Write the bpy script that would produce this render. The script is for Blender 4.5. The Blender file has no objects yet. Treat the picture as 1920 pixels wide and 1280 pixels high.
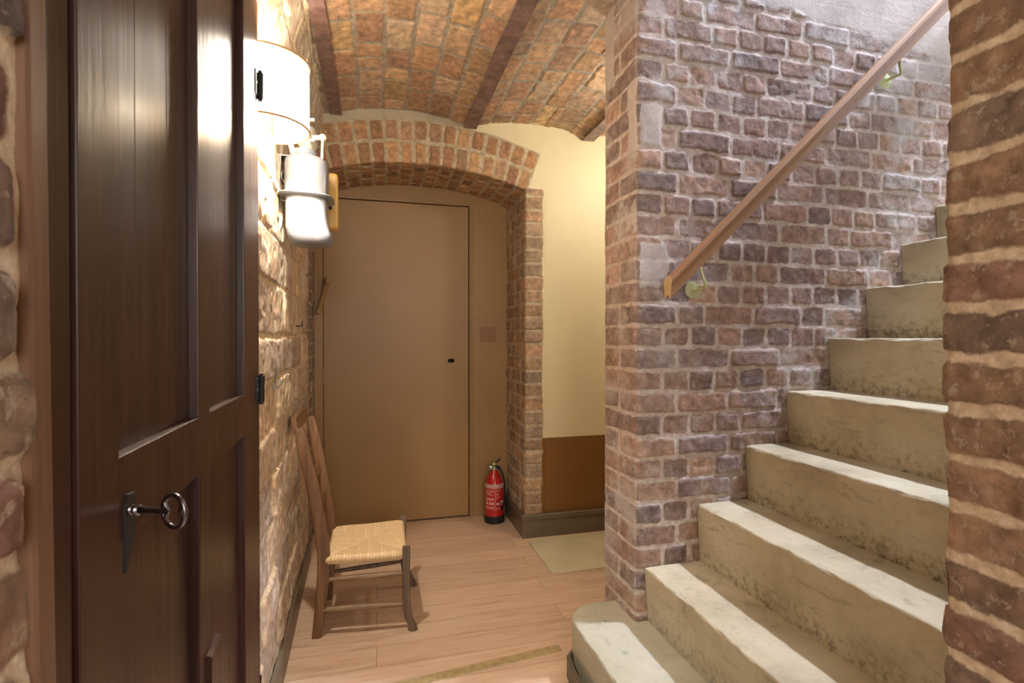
import bpy, bmesh, math, random
import numpy as np
from mathutils import Vector, Matrix
random.seed(7)
D = bpy.data
SC = bpy.context.scene
COL = SC.collection
PI = math.pi

# ------------------------------------------------------------------ camera, world, lights, exposure
H = 1.17
cam_d = D.cameras.new('camera'); cam_d.sensor_width = 36; cam_d.lens = 36 * 963 / 1920
cam_d.clip_start = 0.02; cam_d.dof.use_dof = True; cam_d.dof.focus_distance = 2.3; cam_d.dof.aperture_fstop = 9
cam = D.objects.new('camera', cam_d); COL.objects.link(cam)
cam.location = (0, 0, H)
cam.rotation_euler = (PI / 2 - math.atan(8 / 963), 0, -math.atan(255 / 963))
SC.camera = cam
vs = SC.view_settings
vs.view_transform = 'Standard'; vs.look = 'None'; vs.gamma = 1; vs.use_curve_mapping = False
vs.exposure = 1.1
w = D.worlds.new('world'); SC.world = w; w.use_nodes = True
w.node_tree.nodes['Background'].inputs[0].default_value = (0.80, 0.86, 1.0, 1)
w.node_tree.nodes['Background'].inputs[1].default_value = 0.6

def lamp(name, typ, loc, energy, color, size=None, size_y=None, rot=(0, 0, 0)):
    l = D.lights.new(name, typ); l.energy = energy; l.color = color
    if typ == 'AREA':
        l.shape = 'RECTANGLE'; l.size = size; l.size_y = size_y or size
    else:
        l.shadow_soft_size = size
    o = D.objects.new(name, l); COL.objects.link(o); o.location = loc; o.rotation_euler = rot
    return o
# daylight dropping through the rooflight at the head of the stairs
lamp('stair_daylight', 'AREA', (2.85, 1.16, 5.0), 140, (0.70, 0.78, 1.0), 0.18, 0.25)
# added warm fill light behind the camera, at the open corridor end
lamp('corridor_fill', 'AREA', (0.30, -1.9, 1.75), 15, (1.0, 0.94, 0.84), 1.0, 1.3, (math.radians(90), 0, math.radians(180) + PI))
# bulb of the wall lamp
lamp('lamp_bulb_light', 'POINT', (-0.245, 1.603, 1.822), 22, (1.0, 0.92, 0.81), 0.02)
# ceiling lamp of the side passage behind the stair wall
lamp('passage_lamp_light', 'POINT', (1.45, 2.25, 2.15), 8, (1.0, 0.93, 0.80), 0.06)

# ------------------------------------------------------------------ helpers
def lin(r, g, b):
    f = lambda c: ((c / 255) / 12.92 if c / 255 <= .04045 else ((c / 255 + .055) / 1.055) ** 2.4)
    return (f(r), f(g), f(b), 1)

class NT:
    def __init__(s, name):
        s.m = D.materials.new(name); s.m.use_nodes = True; s.t = s.m.node_tree
        s.p = s.t.nodes['Principled BSDF']; s.out = s.t.nodes['Material Output']
    def n(s, typ, **k):
        nd = s.t.nodes.new(typ)
        for a, v in k.items(): setattr(nd, a, v)
        return nd
    def l(s, a, b): s.t.links.new(a, b)
    def val(s, sock, v):
        if hasattr(v, 'links') or isinstance(v, bpy.types.NodeSocket): s.l(v, sock)
        else: sock.default_value = v
    def obj(s): return s.n('ShaderNodeTexCoord').outputs['Object']
    def attr(s, nm, out='Fac'):
        return s.n('ShaderNodeAttribute', attribute_name=nm).outputs[out]
    def mapping(s, vec, scale=(1, 1, 1), rot=(0, 0, 0)):
        m = s.n('ShaderNodeMapping'); s.l(vec, m.inputs[0]); m.inputs['Scale'].default_value = scale
        m.inputs['Rotation'].default_value = rot; return m.outputs[0]
    def noise(s, vec, scale, detail=4, rough=.55, dist=0, out='Fac'):
        n = s.n('ShaderNodeTexNoise'); s.l(vec, n.inputs['Vector']); n.inputs['Scale'].default_value = scale
        n.inputs['Detail'].default_value = detail; n.inputs['Roughness'].default_value = rough
        n.inputs['Distortion'].default_value = dist
        return n.outputs[out]
    def vor(s, vec, scale, feature='F1', out='Distance'):
        n = s.n('ShaderNodeTexVoronoi', feature=feature); s.l(vec, n.inputs['Vector']); n.inputs['Scale'].default_value = scale
        return n.outputs[out]
    def ramp(s, fac, pts):
        r = s.n('ShaderNodeValToRGB'); s.l(fac, r.inputs[0]); e = r.color_ramp.elements
        while len(e) < len(pts): e.new(.5)
        for i, (p, c) in enumerate(pts):
            e[i].position = p; e[i].color = c if len(c) == 4 else (*c, 1)
        return r.outputs[0]
    def rng(s, v, a, b, c=0, d=1, smooth=True):
        m = s.n('ShaderNodeMapRange'); m.clamp = True
        if smooth: m.interpolation_type = 'SMOOTHSTEP'
        s.val(m.inputs[0], v); m.inputs[1].default_value = a; m.inputs[2].default_value = b
        m.inputs[3].default_value = c; m.inputs[4].default_value = d; return m.outputs[0]
    def math(s, op, a, b=0.0, c=None):
        m = s.n('ShaderNodeMath', operation=op); s.val(m.inputs[0], a); s.val(m.inputs[1], b)
        if c is not None: s.val(m.inputs[2], c)
        return m.outputs[0]
    def mix(s, fac, a, b, mode='MIX'):
        m = s.n('ShaderNodeMix', data_type='RGBA', blend_type=mode)
        s.val(m.inputs[0], fac); s.val(m.inputs[6], a); s.val(m.inputs[7], b); return m.outputs[2]
    def base(s, c): s.val(s.p.inputs['Base Color'], c)
    def rough(s, r): s.val(s.p.inputs['Roughness'], r)
    def bump(s, h, strength=.5, dist=.002, prev=None):
        b = s.n('ShaderNodeBump'); s.val(b.inputs['Height'], h); b.inputs['Strength'].default_value = strength
        b.inputs['Distance'].default_value = dist
        if prev: s.l(prev, b.inputs['Normal'])
        s.l(b.outputs[0], s.p.inputs['Normal']); return b.outputs[0]

def simple(name, col, rough=.5, metal=0, noise_scale=30, var=.12, bump=.15, bdist=.0008, coat=0, spec=.5):
    m = NT(name); o = m.obj()
    n = m.noise(o, noise_scale, 5)
    c = lin(*col)
    dark = tuple(x * (1 - var * 2) for x in c[:3]) + (1,); lite = tuple(min(1, x * (1 + var)) for x in c[:3]) + (1,)
    m.base(m.ramp(n, [(.3, dark), (.7, lite)])); m.rough(rough); m.p.inputs['Metallic'].default_value = metal
    m.p.inputs['Specular IOR Level'].default_value = spec
    m.p.inputs['Coat Weight'].default_value = coat
    if bump: m.bump(m.noise(o, noise_scale * 4, 4), bump, bdist)
    return m.m

def masonry(name, mortar, mortar2, rag=.010, fsc=75, fth=(.575, .65), salt=(.5, .62), salt_col=(205, 200, 196), pits=.6, cream=(226, 213, 174), salt_scale=1.7):
    m = NT(name); o = m.obj()
    sd = m.attr('sd'); bc = m.attr('bcol', 'Color'); pl = m.attr('pl'); cr = m.attr('cream'); sa = m.attr('salt')
    nf = m.noise(o, 160, 5, .65); nm = m.noise(o, 32, 5, .6); nl = m.noise(o, 9, 4)
    sdn = m.math('ADD', sd, m.math('MULTIPLY', m.math('SUBTRACT', nm, .5), rag))
    sdn = m.math('ADD', sdn, m.math('MULTIPLY', m.math('SUBTRACT', nf, .5), .006))
    mask = m.rng(sdn, -.0026, .0034)
    # brick body
    var = m.ramp(nm, [(.25, (.50, .47, .46)), (.5, (.95, .93, .92)), (.75, (1.5, 1.42, 1.35))])
    body = m.mix(1, bc, var, 'MULTIPLY')
    body = m.mix(m.rng(nl, .52, .68, 0, .45), body, m.mix(1, body, (.55, .56, .66, 1), 'MULTIPLY'))
    fl = m.noise(o, fsc, 4, .75)
    body = m.mix(m.rng(fl, fth[0], fth[1], 0, .7), body, lin(188, 172, 150))          # chalky flecks
    body = m.mix(m.rng(fl, .27, .34, .8, 0), body, lin(48, 38, 36))              # dark specks
    pv = m.vor(m.mix(.35, o, m.noise(o, 60, 2, out='Color')), 55)
    pitm = m.math('MULTIPLY', m.rng(pv, .10, .20, 1, 0), m.rng(m.noise(o, 21, 2), .45, .52))
    body = m.mix(m.math('MULTIPLY', pitm, pits), body, lin(30, 24, 24))
    mort = m.ramp(m.noise(o, 45, 6, .7), [(.25, tuple(x * .62 for x in lin(*mortar2)[:3])), (.48, lin(*mortar2)), (.66, lin(*mortar))])
    c = m.mix(mask, mort, body)
    # lime / salt bloom
    sn = m.math('ADD', m.noise(o, salt_scale * 4, 6, .72), m.math('MULTIPLY', sa, .35))
    sn = m.math('ADD', sn, m.math('MULTIPLY', m.math('SUBTRACT', nf, .5), .28))
    c = m.mix(m.rng(sn, salt[0], salt[1], 0, .70), c, m.mix(.25, lin(*salt_col), mort))
    plc = m.ramp(m.noise(o, 8, 6, .7), [(.3, tuple(x * .60 for x in lin(*mortar)[:3])), (.62, tuple(x * .86 for x in lin(*mortar)[:3]))])
    c = m.mix(m.rng(m.math('ADD', pl, m.math('MULTIPLY', m.math('SUBTRACT', nm, .5), .5)), .42, .58), c, plc)
    sx = m.n('ShaderNodeSeparateXYZ'); m.l(o, sx.inputs[0])
    crc = m.mix(m.rng(sx.outputs[2], .575, .577), lin(128, 86, 38), lin(*cream))
    c = m.mix(m.rng(m.math('ADD', cr, m.math('MULTIPLY', m.math('SUBTRACT', nm, .5), .4)), .44, .56), c, crc)
    m.base(c); m.rough(m.rng(nf, .3, .7, .72, .95)); m.p.inputs['Specular IOR Level'].default_value = .35
    h = m.math('ADD', m.math('MULTIPLY', nm, .5), m.math('MULTIPLY', nf, .65))
    h = m.math('SUBTRACT', h, m.math('MULTIPLY', pitm, .8))
    h = m.math('ADD', h, m.math('MULTIPLY', mask, .12))
    m.bump(h, .75, .0034)
    return m.m

# ---- value noise in numpy
def vnoise(x, y, seed):
    xi = np.floor(x).astype(np.int64); yi = np.floor(y).astype(np.int64); xf = x - xi; yf = y - yi
    def h(a, b):
        n = (a * 374761393 + b * 668265263 + seed * 1442695041) & 0xffffffff
        n = ((n ^ (n >> 13)) * 1274126177) & 0xffffffff
        return ((n ^ (n >> 16)) & 0xffff) / 65535.0
    u = xf * xf * (3 - 2 * xf); v = yf * yf * (3 - 2 * yf)
    return (h(xi, yi) * (1 - u) + h(xi + 1, yi) * u) * (1 - v) + (h(xi, yi + 1) * (1 - u) + h(xi + 1, yi + 1) * u) * v
def fbm(x, y, s, seed, o=4):
    r = 0; a = .5
    for i in range(o): r = r + a * (vnoise(x * s, y * s, seed + i * 17) - .5); s *= 2.03; a *= .5
    return r                                                   # about -.4 .. .4
def hsh(*k):
    rr = random.Random(repr(k)); return rr
def sstep(x, a, b):
    t = np.clip((x - a) / (b - a), 0, 1); return t * t * (3 - 2 * t)

def link(o, parent=None):
    COL.objects.link(o)
    if parent is not None: o.parent = parent
    return o
def tag(o, label=None, cat=None, group=None, kind=None):
    if label: o['label'] = label
    if cat: o['category'] = cat
    if group: o['group'] = group
    if kind: o['kind'] = kind
    return o
def empty(name, loc, label, cat, group=None, rz=0):
    o = D.objects.new(name, None); COL.objects.link(o); o.location = loc; o.rotation_euler.z = rz
    o.empty_display_size = .05
    return tag(o, label, cat, group)

def panel(name, S, a0, a1, b0, b1, rows, joints, mat, palette, step=.004, mortar=.006, rad=.010, relief=.007, wash=.3, wcol=(190, 176, 158),
          rough_=.0030, jit=.005, fn=None, seed=1, parent=None, stepa=None, brick_var=.004, wob=.0):
    """rows: sorted edges along a; joints(i): sorted joints along b in row i; S(A,B)->P,N"""
    na = int((a1 - a0) / (stepa or step)) + 1; nb = int((b1 - b0) / step) + 1
    A, B = np.meshgrid(np.linspace(a0, a1, na), np.linspace(b0, b1, nb), indexing='ij')
    A = A.ravel(); B = B.ravel()
    Aj = A + fbm(A, B, 6, seed + 1, 3) * jit * 2.2 + fbm(A, B, 1.3, seed + 5, 2) * wob
    Bj = B + fbm(A, B, 7, seed + 2, 3) * jit * 2.2
    rows = np.array(rows); ri = np.clip(np.searchsorted(rows, Aj) - 1, 0, len(rows) - 2)
    sd = np.zeros(len(A)); col = np.zeros((len(A), 4)); off = np.zeros(len(A)); tilt = np.zeros(len(A))
    col[:, 3] = 1
    pal = np.array([lin(*c)[:3] for c in palette]) * (1 - wash) + np.array(lin(*wcol)[:3]) * wash
    for r in np.unique(ri):
        m = ri == r; js = np.array(sorted(joints(int(r)))); bi = np.clip(np.searchsorted(js, Bj[m]) - 1, 0, len(js) - 2)
        bb0 = js[bi]; bb1 = js[bi + 1]
        dx = np.minimum(Bj[m] - bb0, bb1 - Bj[m]) - mortar; da = np.minimum(Aj[m] - rows[r], rows[r + 1] - Aj[m]) - mortar
        s = np.minimum(dx, da); c = (dx < rad) & (da < rad)
        s = np.where(c, rad - np.hypot(rad - dx, rad - da), s)
        sd[m] = s
        nbk = len(js); cc = np.zeros((nbk, 3)); oo = np.zeros(nbk)
        for k in range(nbk):
            rr = hsh(name, int(r), k, seed); p = pal[rr.randrange(len(pal))]; q = pal[rr.randrange(len(pal))]; t = rr.random() * .5
            cc[k] = (p * (1 - t) + q * t) * (0.82 + .36 * rr.random()); oo[k] = (rr.random() - .5) * 2 * brick_var
        col[m, :3] = cc[bi]; off[m] = oo[bi]
    sd = sd + fbm(A, B, 40, seed + 3, 3) * .009 + fbm(A, B, 13, seed + 4, 3) * .012
    bm_ = sstep(sd, -.002, .007)
    n1 = fbm(A, B, 28, seed + 9, 4); n2 = fbm(A, B, 5, seed + 11, 3)
    h = bm_ * (relief + off) + n1 * rough_ * 2 + n2 * rough_ * 2 - relief
    # chipped hollows
    ch = sstep(fbm(A, B, 18, seed + 21, 3), .13, .24); h = h - ch * bm_ * relief * .7
    pl = np.zeros(len(A)); cr = np.zeros(len(A)); sa = np.zeros(len(A))
    if fn:
        h, pl, cr, sa = fn(A, B, h, sd)
    P, N = S(A, B)
    P = P + N * h[:, None]
    idx = np.arange(na * nb).reshape(na, nb)
    q = np.stack([idx[:-1, :-1], idx[:-1, 1:], idx[1:, 1:], idx[1:, :-1]], -1).reshape(-1, 4)
    k = q[len(q) // 2]; nn = np.cross(P[k[1]] - P[k[0]], P[k[3]] - P[k[0]])
    if np.dot(nn, N[k[0]]) < 0: q = q[:, ::-1]
    me = D.meshes.new(name)
    me.vertices.add(len(P)); me.vertices.foreach_set('co', P.astype(np.float32).ravel())
    me.loops.add(q.size); me.loops.foreach_set('vertex_index', q.astype(np.int32).ravel())
    me.polygons.add(len(q)); me.polygons.foreach_set('loop_start', np.arange(0, q.size, 4, dtype=np.int32))
    me.update(calc_edges=True); me.validate()
    me.polygons.foreach_set('use_smooth', np.ones(len(q), dtype=bool))
    for nm, v in (('sd', sd), ('pl', pl), ('cream', cr), ('salt', sa)):
        at = me.attributes.new(nm, 'FLOAT', 'POINT'); at.data.foreach_set('value', np.asarray(v, dtype=np.float32))
    at = me.attributes.new('bcol', 'FLOAT_COLOR', 'POINT'); at.data.foreach_set('color', col.astype(np.float32).ravel())
    me.materials.append(mat)
    return link(D.objects.new(name, me), parent)

# ---- bmesh builders
class MB:
    def __init__(s): s.bm = bmesh.new()
    def box(s, x0, x1, y0, y1, z0, z1, bev=0, seg=2, M=None):
        vs_ = [s.bm.verts.new((x, y, z)) for x in (x0, x1) for y in (y0, y1) for z in (z0, z1)]
        f = [(0, 1, 3, 2), (4, 6, 7, 5), (0, 4, 5, 1), (2, 3, 7, 6), (0, 2, 6, 4), (1, 5, 7, 3)]
        fs = [s.bm.faces.new([vs_[i] for i in q]) for q in f]
        if bev:
            es = list({e for ff in fs for e in ff.edges})
            r = bmesh.ops.bevel(s.bm, geom=es, offset=bev, segments=seg, affect='EDGES', profile=.5)
            vs_ = list({v for v in r['verts']} | {v for v in vs_ if v.is_valid})
        if M is not None: bmesh.ops.transform(s.bm, matrix=M, verts=[v for v in vs_ if v.is_valid])
        return s
    def loft(s, rings, cap=True, closed=True):
        R = [[s.bm.verts.new(p) for p in r] for r in rings]; n = len(R[0])
        for a, b in zip(R, R[1:]):
            for i in range(n if closed else n - 1):
                s.bm.faces.new((a[i], a[(i + 1) % n], b[(i + 1) % n], b[i]))
        if cap and closed:
            s.bm.faces.new(R[0][::-1]); s.bm.faces.new(R[-1])
        return s
    def tube(s, pts, r, n=12, closed=False, sq=None, cap=True):
        """sweep along pts; r scalar/list; sq=(w,h,up) for a rounded-rectangle section"""
        pts = [Vector(p) for p in pts]; N = len(pts); rings = []
        rs = r if isinstance(r, (list, tuple)) else [r] * N
        up = Vector(sq[2]) if sq else None; prev = None
        for i, p in enumerate(pts):
            if closed: t = pts[(i + 1) % N] - pts[i - 1]
            else: t = pts[min(i + 1, N - 1)] - pts[max(i - 1, 0)]
            t.normalize()
            if up is not None: a = up - t * up.dot(t); a.normalize()
            else:
                if prev is None:
                    a = Vector((0, 0, 1)) if abs(t.z) < .9 else Vector((1, 0, 0)); a = a - t * a.dot(t)
                else: a = prev - t * prev.dot(t)
                a.normalize(); prev = a
            b = t.cross(a); ring = []
            for k in range(n):
                th = 2 * PI * k / n; c_, s_ = math.cos(th), math.sin(th)
                if sq:
                    e = .35; c_ = math.copysign(abs(c_) ** e, c_); s_ = math.copysign(abs(s_) ** e, s_)
                    ring.append(p + a * (c_ * sq[1] * rs[i]) + b * (s_ * sq[0] * rs[i]))
                else: ring.append(p + (a * c_ + b * s_) * rs[i])
            rings.append(ring)
        if closed:
            rings.append(rings[0]); R = [[s.bm.verts.new(p) for p in r_] for r_ in rings[:-1]]
            for i in range(N):
                A_, B_ = R[i], R[(i + 1) % N]
                for k in range(n): s.bm.faces.new((A_[k], A_[(k + 1) % n], B_[(k + 1) % n], B_[k]))
        else: s.loft(rings, cap=cap)
        return s
    def lathe(s, prof, c=(0, 0, 0), n=32, M=None, cap=True):
        rings = []
        for r, z in prof:
            ring = [Vector((max(r, 1e-5) * math.cos(2 * PI * k / n), max(r, 1e-5) * math.sin(2 * PI * k / n), z)) for k in range(n)]
            if M is not None: ring = [M @ v for v in ring]
            rings.append([v + Vector(c) for v in ring])
        return s.loft(rings, cap=cap)
    def prism(s, poly, f0, f1):
        """poly list of (a,b); f0,f1 map (a,b)->3D for the two ends"""
        return s.loft([[f0(*p) for p in poly], [f1(*p) for p in poly]])
    def build(s, name, mat, parent=None, smooth=True, ang=40, loc=None):
        bm = s.bm; bmesh.ops.recalc_face_normals(bm, faces=bm.faces[:])
        me = D.meshes.new(name); bm.to_mesh(me); bm.free()
        if smooth:
            me.polygons.foreach_set('use_smooth', [True] * len(me.polygons)); me.set_sharp_from_angle(angle=math.radians(ang))
        me.materials.append(mat)
        o = link(D.objects.new(name, me), parent)
        if smooth:
            wn = o.modifiers.new('weighted', 'WEIGHTED_NORMAL'); wn.keep_sharp = True; wn.weight = 80
        if loc: o.location = loc
        return o
def rotz_to(v):                                                # matrix turning +Z to v
    return Vector((0, 0, 1)).rotation_difference(Vector(v).normalized()).to_matrix().to_4x4()

# ------------------------------------------------------------------ materials
M_stair = masonry('brick_stair', (228, 214, 202), (204, 186, 170), salt=(.52, .72), pits=.75)
M_pier = masonry('brick_pier', (220, 210, 188), (200, 184, 160), salt=(.60, .78), pits=.6)
M_jamb = masonry('brick_jamb', (206, 193, 164), (182, 166, 136), salt=(.62, .8), pits=.5)
M_vault = masonry('brick_vault', (190, 182, 166), (164, 154, 138), salt=(.72, .9), pits=.8, cream=(226, 214, 178))
M_near = masonry('brick_near', (246, 230, 204), (226, 204, 172), salt=(.70, .86), pits=.7, rag=.020, fsc=42, fth=(.565, .63))
M_block = masonry('stone_blocks', (226, 210, 176), (208, 178, 130), salt=(.50, .74), salt_col=(206, 196, 184), pits=.5)

def m_floor():
    m = NT('oak_laminate'); o = m.obj(); sx = m.n('ShaderNodeSeparateXYZ'); m.l(o, sx.inputs[0])
    b = m.n('ShaderNodeTexBrick'); b.offset = .37; b.offset_frequency = 2
    mp = m.mapping(o); m.l(mp, b.inputs['Vector'])
    for k, v in (('Scale', 1), ('Mortar Size', .0009), ('Mortar Smooth', .3), ('Bias', 0), ('Brick Width', 1.2), ('Row Height', .125)): b.inputs[k].default_value = v
    b.inputs['Color1'].default_value = (0, 0, 0, 1); b.inputs['Color2'].default_value = (1, 1, 1, 1); b.inputs['Mortar'].default_value = (.5, .5, .5, 1)
    cell = m.math('MULTIPLY', b.outputs['Color'], 7)
    v = m.n('ShaderNodeCombineXYZ'); m.l(sx.outputs[0], v.inputs[0]); m.l(sx.outputs[1], v.inputs[1]); m.l(cell, v.inputs[2])
    g = m.noise(m.mapping(v.outputs[0], (1.4, 16, 1)), 3, 7, .6, .8); g2 = m.noise(m.mapping(v.outputs[0], (6, 130, 1)), 2, 4)
    c = m.ramp(g, [(.25, lin(190, 156, 126)), (.45, lin(214, 182, 152)), (.62, lin(222, 194, 166)), (.8, lin(230, 206, 180))])
    c = m.mix(m.rng(g2, .3, .7, .22, 0), c, lin(168, 124, 90))
    c = m.mix(1, c, m.ramp(b.outputs['Color'], [(0, (.90, .89, .88)), (1, (1.06, 1.05, 1.04))]), 'MULTIPLY')
    c = m.mix(b.outputs['Fac'], c, lin(110, 74, 46))
    m.base(c); m.rough(m.rng(g, .3, .7, .34, .44)); m.p.inputs['Specular IOR Level'].default_value = .45
    m.bump(m.math('SUBTRACT', m.math('MULTIPLY', g2, .12), b.outputs['Fac']), .35, .0006)
    return m.m
M_floor = m_floor()

def m_concrete():
    m = NT('cast_concrete'); o = m.obj(); geo = m.n('ShaderNodeNewGeometry')
    n1 = m.noise(o, 3.2, 7, .62, .3); n2 = m.noise(o, 46, 5, .7); n3 = m.noise(m.mapping(o, (2, 2, 7)), 5, 5, .6, 1.2)
    c = m.ramp(n1, [(.3, lin(160, 146, 116)), (.5, lin(190, 176, 144)), (.68, lin(206, 194, 166))])
    c = m.mix(m.rng(n2, .56, .72, 0, .35), c, lin(120, 112, 94))
    c = m.mix(m.rng(n3, .56, .7, 0, .40), c, lin(128, 118, 92))
    # dirt creeping up from the foot of each riser and dark drips
    foot = m.attr('foot')
    dn = m.noise(o, 42, 7, .8)
    c = m.mix(m.math('MULTIPLY', foot, m.rng(dn, .47, .62, 0, .8)), c, lin(82, 76, 58))
    sp = m.vor(o, 12); spm = m.math('MULTIPLY', m.rng(sp, .10, .14, 1, 0), m.rng(m.noise(o, 4, 2), .5, .55))
    sx = m.n('ShaderNodeSeparateXYZ'); m.l(o, sx.inputs[0])
    low = m.rng(sx.outputs[2], .20, .24, .75, 0)
    c = m.mix(m.math('MULTIPLY', spm, low), c, lin(98, 100, 92))
    c = m.mix(m.rng(sx.outputs[2], .19, .25, .35, 0), c, lin(170, 178, 164))
    m.base(c); m.rough(m.rng(n2, .3, .7, .55, .8))
    pv = m.vor(o, 70)
    h = m.math('ADD', m.math('MULTIPLY', n2, .8), m.math('MULTIPLY', n1, 1.5))
    h = m.math('SUBTRACT', h, m.math('MULTIPLY', m.rng(pv, .08, .2, 1, 0), m.rng(n1, .5, .6, 0, .6)))
    m.bump(h, .5, .003)
    return m.m
M_conc = m_concrete()

def m_paint(name, col, rough=.45, var=.04, sc=3, split=None, col2=None, bump=.12):
    m = NT(name); o = m.obj(); n = m.noise(o, sc, 5, .6)
    c0 = lin(*col)
    c = m.ramp(n, [(.3, tuple(x * (1 - var) for x in c0[:3])), (.7, tuple(min(1, x * (1 + var)) for x in c0[:3]))])
    if split is not None:
        sx = m.n('ShaderNodeSeparateXYZ'); m.l(o, sx.inputs[0])
        z = m.math('ADD', sx.outputs[2], m.math('MULTIPLY', m.math('SUBTRACT', m.noise(o, 12, 3), .5), .004))
        c = m.mix(m.rng(z, split, split + .002), lin(*col2), c)
    m.base(c); m.rough(rough); m.bump(m.math('ADD', m.noise(o, 60, 4, .6), m.math('MULTIPLY', m.noise(o, 5, 3), 2)), bump, .003)
    return m.m
M_cream = m_paint('cream_and_brown_wall_paint', (226, 213, 174), .55, .03, 4, .575, (128, 86, 38), bump=.2)
M_brown = m_paint('brown_gloss_paint', (158, 124, 78), .42, .05, 2.5)
M_switch = m_paint('overpainted_switch', (146, 104, 66), .38, .05, 5)
M_base = m_paint('dark_taupe_paint', (104, 92, 74), .4, .12, 14, bump=.3)
M_plaster = m_paint('stairwell_plaster', (186, 182, 178), .8, .10, 3, bump=.3)
M_flat = m_paint('plain_plaster', (178, 166, 146), .8, .05, 3, bump=.3)

def m_wood(name, cols, axis, rough=.3, scale=1.0, coat=0, fine=1.0, var=1, spec=.5, rot=None):
    m = NT(name); o = m.obj()
    if rot: o = m.mapping(o, (1, 1, 1), rot)
    s = [14, 14, 14]; s['xyz'.index(axis)] = .7
    s2 = [90, 90, 90]; s2['xyz'.index(axis)] = 2.2
    g = m.noise(m.mapping(o, tuple(x * scale for x in s)), 1.6, 6, .6, 1.0); g2 = m.noise(m.mapping(o, tuple(x * scale for x in s2)), 2, 4, .6)
    c = m.ramp(g, [(.28, lin(*cols[0])), (.5, lin(*cols[1])), (.74, lin(*cols[2]))])
    c = m.mix(m.rng(g2, .35, .65, .35 * var, 0), c, lin(*cols[0]))
    m.base(c); m.rough(m.rng(g2, .3, .7, rough * .85, rough * 1.2)); m.p.inputs['Coat Weight'].default_value = coat
    m.p.inputs['Specular IOR Level'].default_value = spec
    m.bump(m.math('ADD', m.math('MULTIPLY', g2, .6), g), .25 * fine, .0015)
    return m.m
M_door = m_wood('dark_stained_oak', ((40, 21, 14), (62, 35, 25), (82, 50, 36)), 'z', .36, coat=0)
M_trim = m_wood('reddish_pine_trim', ((104, 74, 54), (132, 98, 74), (156, 122, 96)), 'z', .5)
M_chair = m_wood('worn_walnut', ((74, 48, 28), (116, 80, 50), (150, 112, 74)), 'z', .42, scale=1.4)
M_chairx = m_wood('worn_pale_wood', ((100, 76, 52), (140, 110, 78), (176, 146, 108)), 'x', .45, scale=1.4)
M_chairg = m_wood('grey_worn_wood', ((66, 52, 40), (108, 90, 72), (140, 120, 100)), 'z', .5, scale=1.4)
M_rail = m_wood('varnished_oak_rail', ((134, 92, 60), (164, 120, 82), (182, 140, 100)), 'x', .26, scale=1, rot=(0, math.radians(43.3), 0), coat=.7, fine=.3)
M_iron = simple('black_iron', (30, 27, 27), .6, 0, 40, .2, .3)
M_key = simple('polished_dark_steel', (140, 132, 138), .25, 1, 60, .15, .1)
M_steel = simple('galvanised_steel', (170, 175, 178), .3, 1, 30, .1, .1)
M_brass = simple('yellow_passivated_zinc', (206, 212, 158), .3, .45, 25, .15, .1)
M_beam = simple('rust_brown_steel', (136, 108, 102), .38, 0, 22, .30, .6, .002)
M_white = simple('white_plastic', (128, 131, 138), .32, 0, 20, .02, .03, coat=.2)
M_beige = simple('beige_cast_fitting', (196, 188, 168), .45, 0, 30, .06, .3)
M_yellow = simple('yellow_plastic', (224, 176, 84), .35, 0, 20, .05, .05)
M_red = simple('red_enamel', (186, 28, 30), .22, 0, 20, .05, .03, coat=.5)
M_black = simple('black_rubber', (26, 26, 28), .5, 0, 30, .1, .1)
M_tape = simple('clear_packing_tape', (206, 160, 150), .3, 0, 60, .08, .1)
M_print = simple('white_label_print', (222, 190, 186), .45, 0, 60, .05, 0)
M_lime = simple('pale_green_tag', (196, 200, 130), .45, 0, 60, .05, 0)
M_hole = simple('dark_hole', (8, 7, 7), .9, 0, 10, .1, 0)
M_shadetrim = simple('tan_shade_binding', (190, 140, 78), .6, 0, 60, .1, .1)
M_strip = simple('olive_gold_metal_strip', (182, 158, 112), .4, .1, 60, .12, .1)
M_gap = simple('dark_gap', (20, 14, 11), .9, 0, 10, .1, 0)

def m_shade():
    m = NT('lit_lamp_shade'); o = m.obj()
    m.base(lin(240, 225, 190)); m.rough(.8)
    m.p.inputs['Emission Color'].default_value = (1, .91, .76, 1)
    m.p.inputs['Emission Strength'].default_value = 14
    m.bump(m.noise(m.mapping(o, (300, 300, 60)), 2, 2), .1, .0005)
    return m.m
M_shade = m_shade()
def m_bulb():
    m = NT('glowing_bulb'); m.p.inputs['Emission Color'].default_value = (1, .85, .6, 1); m.p.inputs['Emission Strength'].default_value = 20
    m.base(lin(250, 240, 220)); m.bump(m.noise(m.obj(), 30), .02, .0003); return m.m
M_bulb = m_bulb()

def m_mat():
    m = NT('ribbed_beige_mat'); o = m.obj()
    wv = m.n('ShaderNodeTexWave', wave_type='BANDS', bands_direction='DIAGONAL'); m.l(m.mapping(o, (1, 1.0, 0)), wv.inputs[0]); wv.inputs['Scale'].default_value = 28
    wv.inputs['Distortion'].default_value = .6
    ch = m.n('ShaderNodeTexVoronoi'); m.l(o, ch.inputs[0]); ch.inputs['Scale'].default_value = 120
    n = m.noise(o, 7, 4)
    c = m.ramp(n, [(.3, lin(196, 184, 148)), (.7, lin(212, 202, 168))])
    c = m.mix(m.rng(wv.outputs['Fac'], .2, .8, .35, 0), c, lin(176, 162, 124))
    m.base(c); m.rough(.9); m.bump(m.math('ADD', wv.outputs['Fac'], ch.outputs['Distance']), .6, .002)
    return m.m
M_mat = m_mat()

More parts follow.
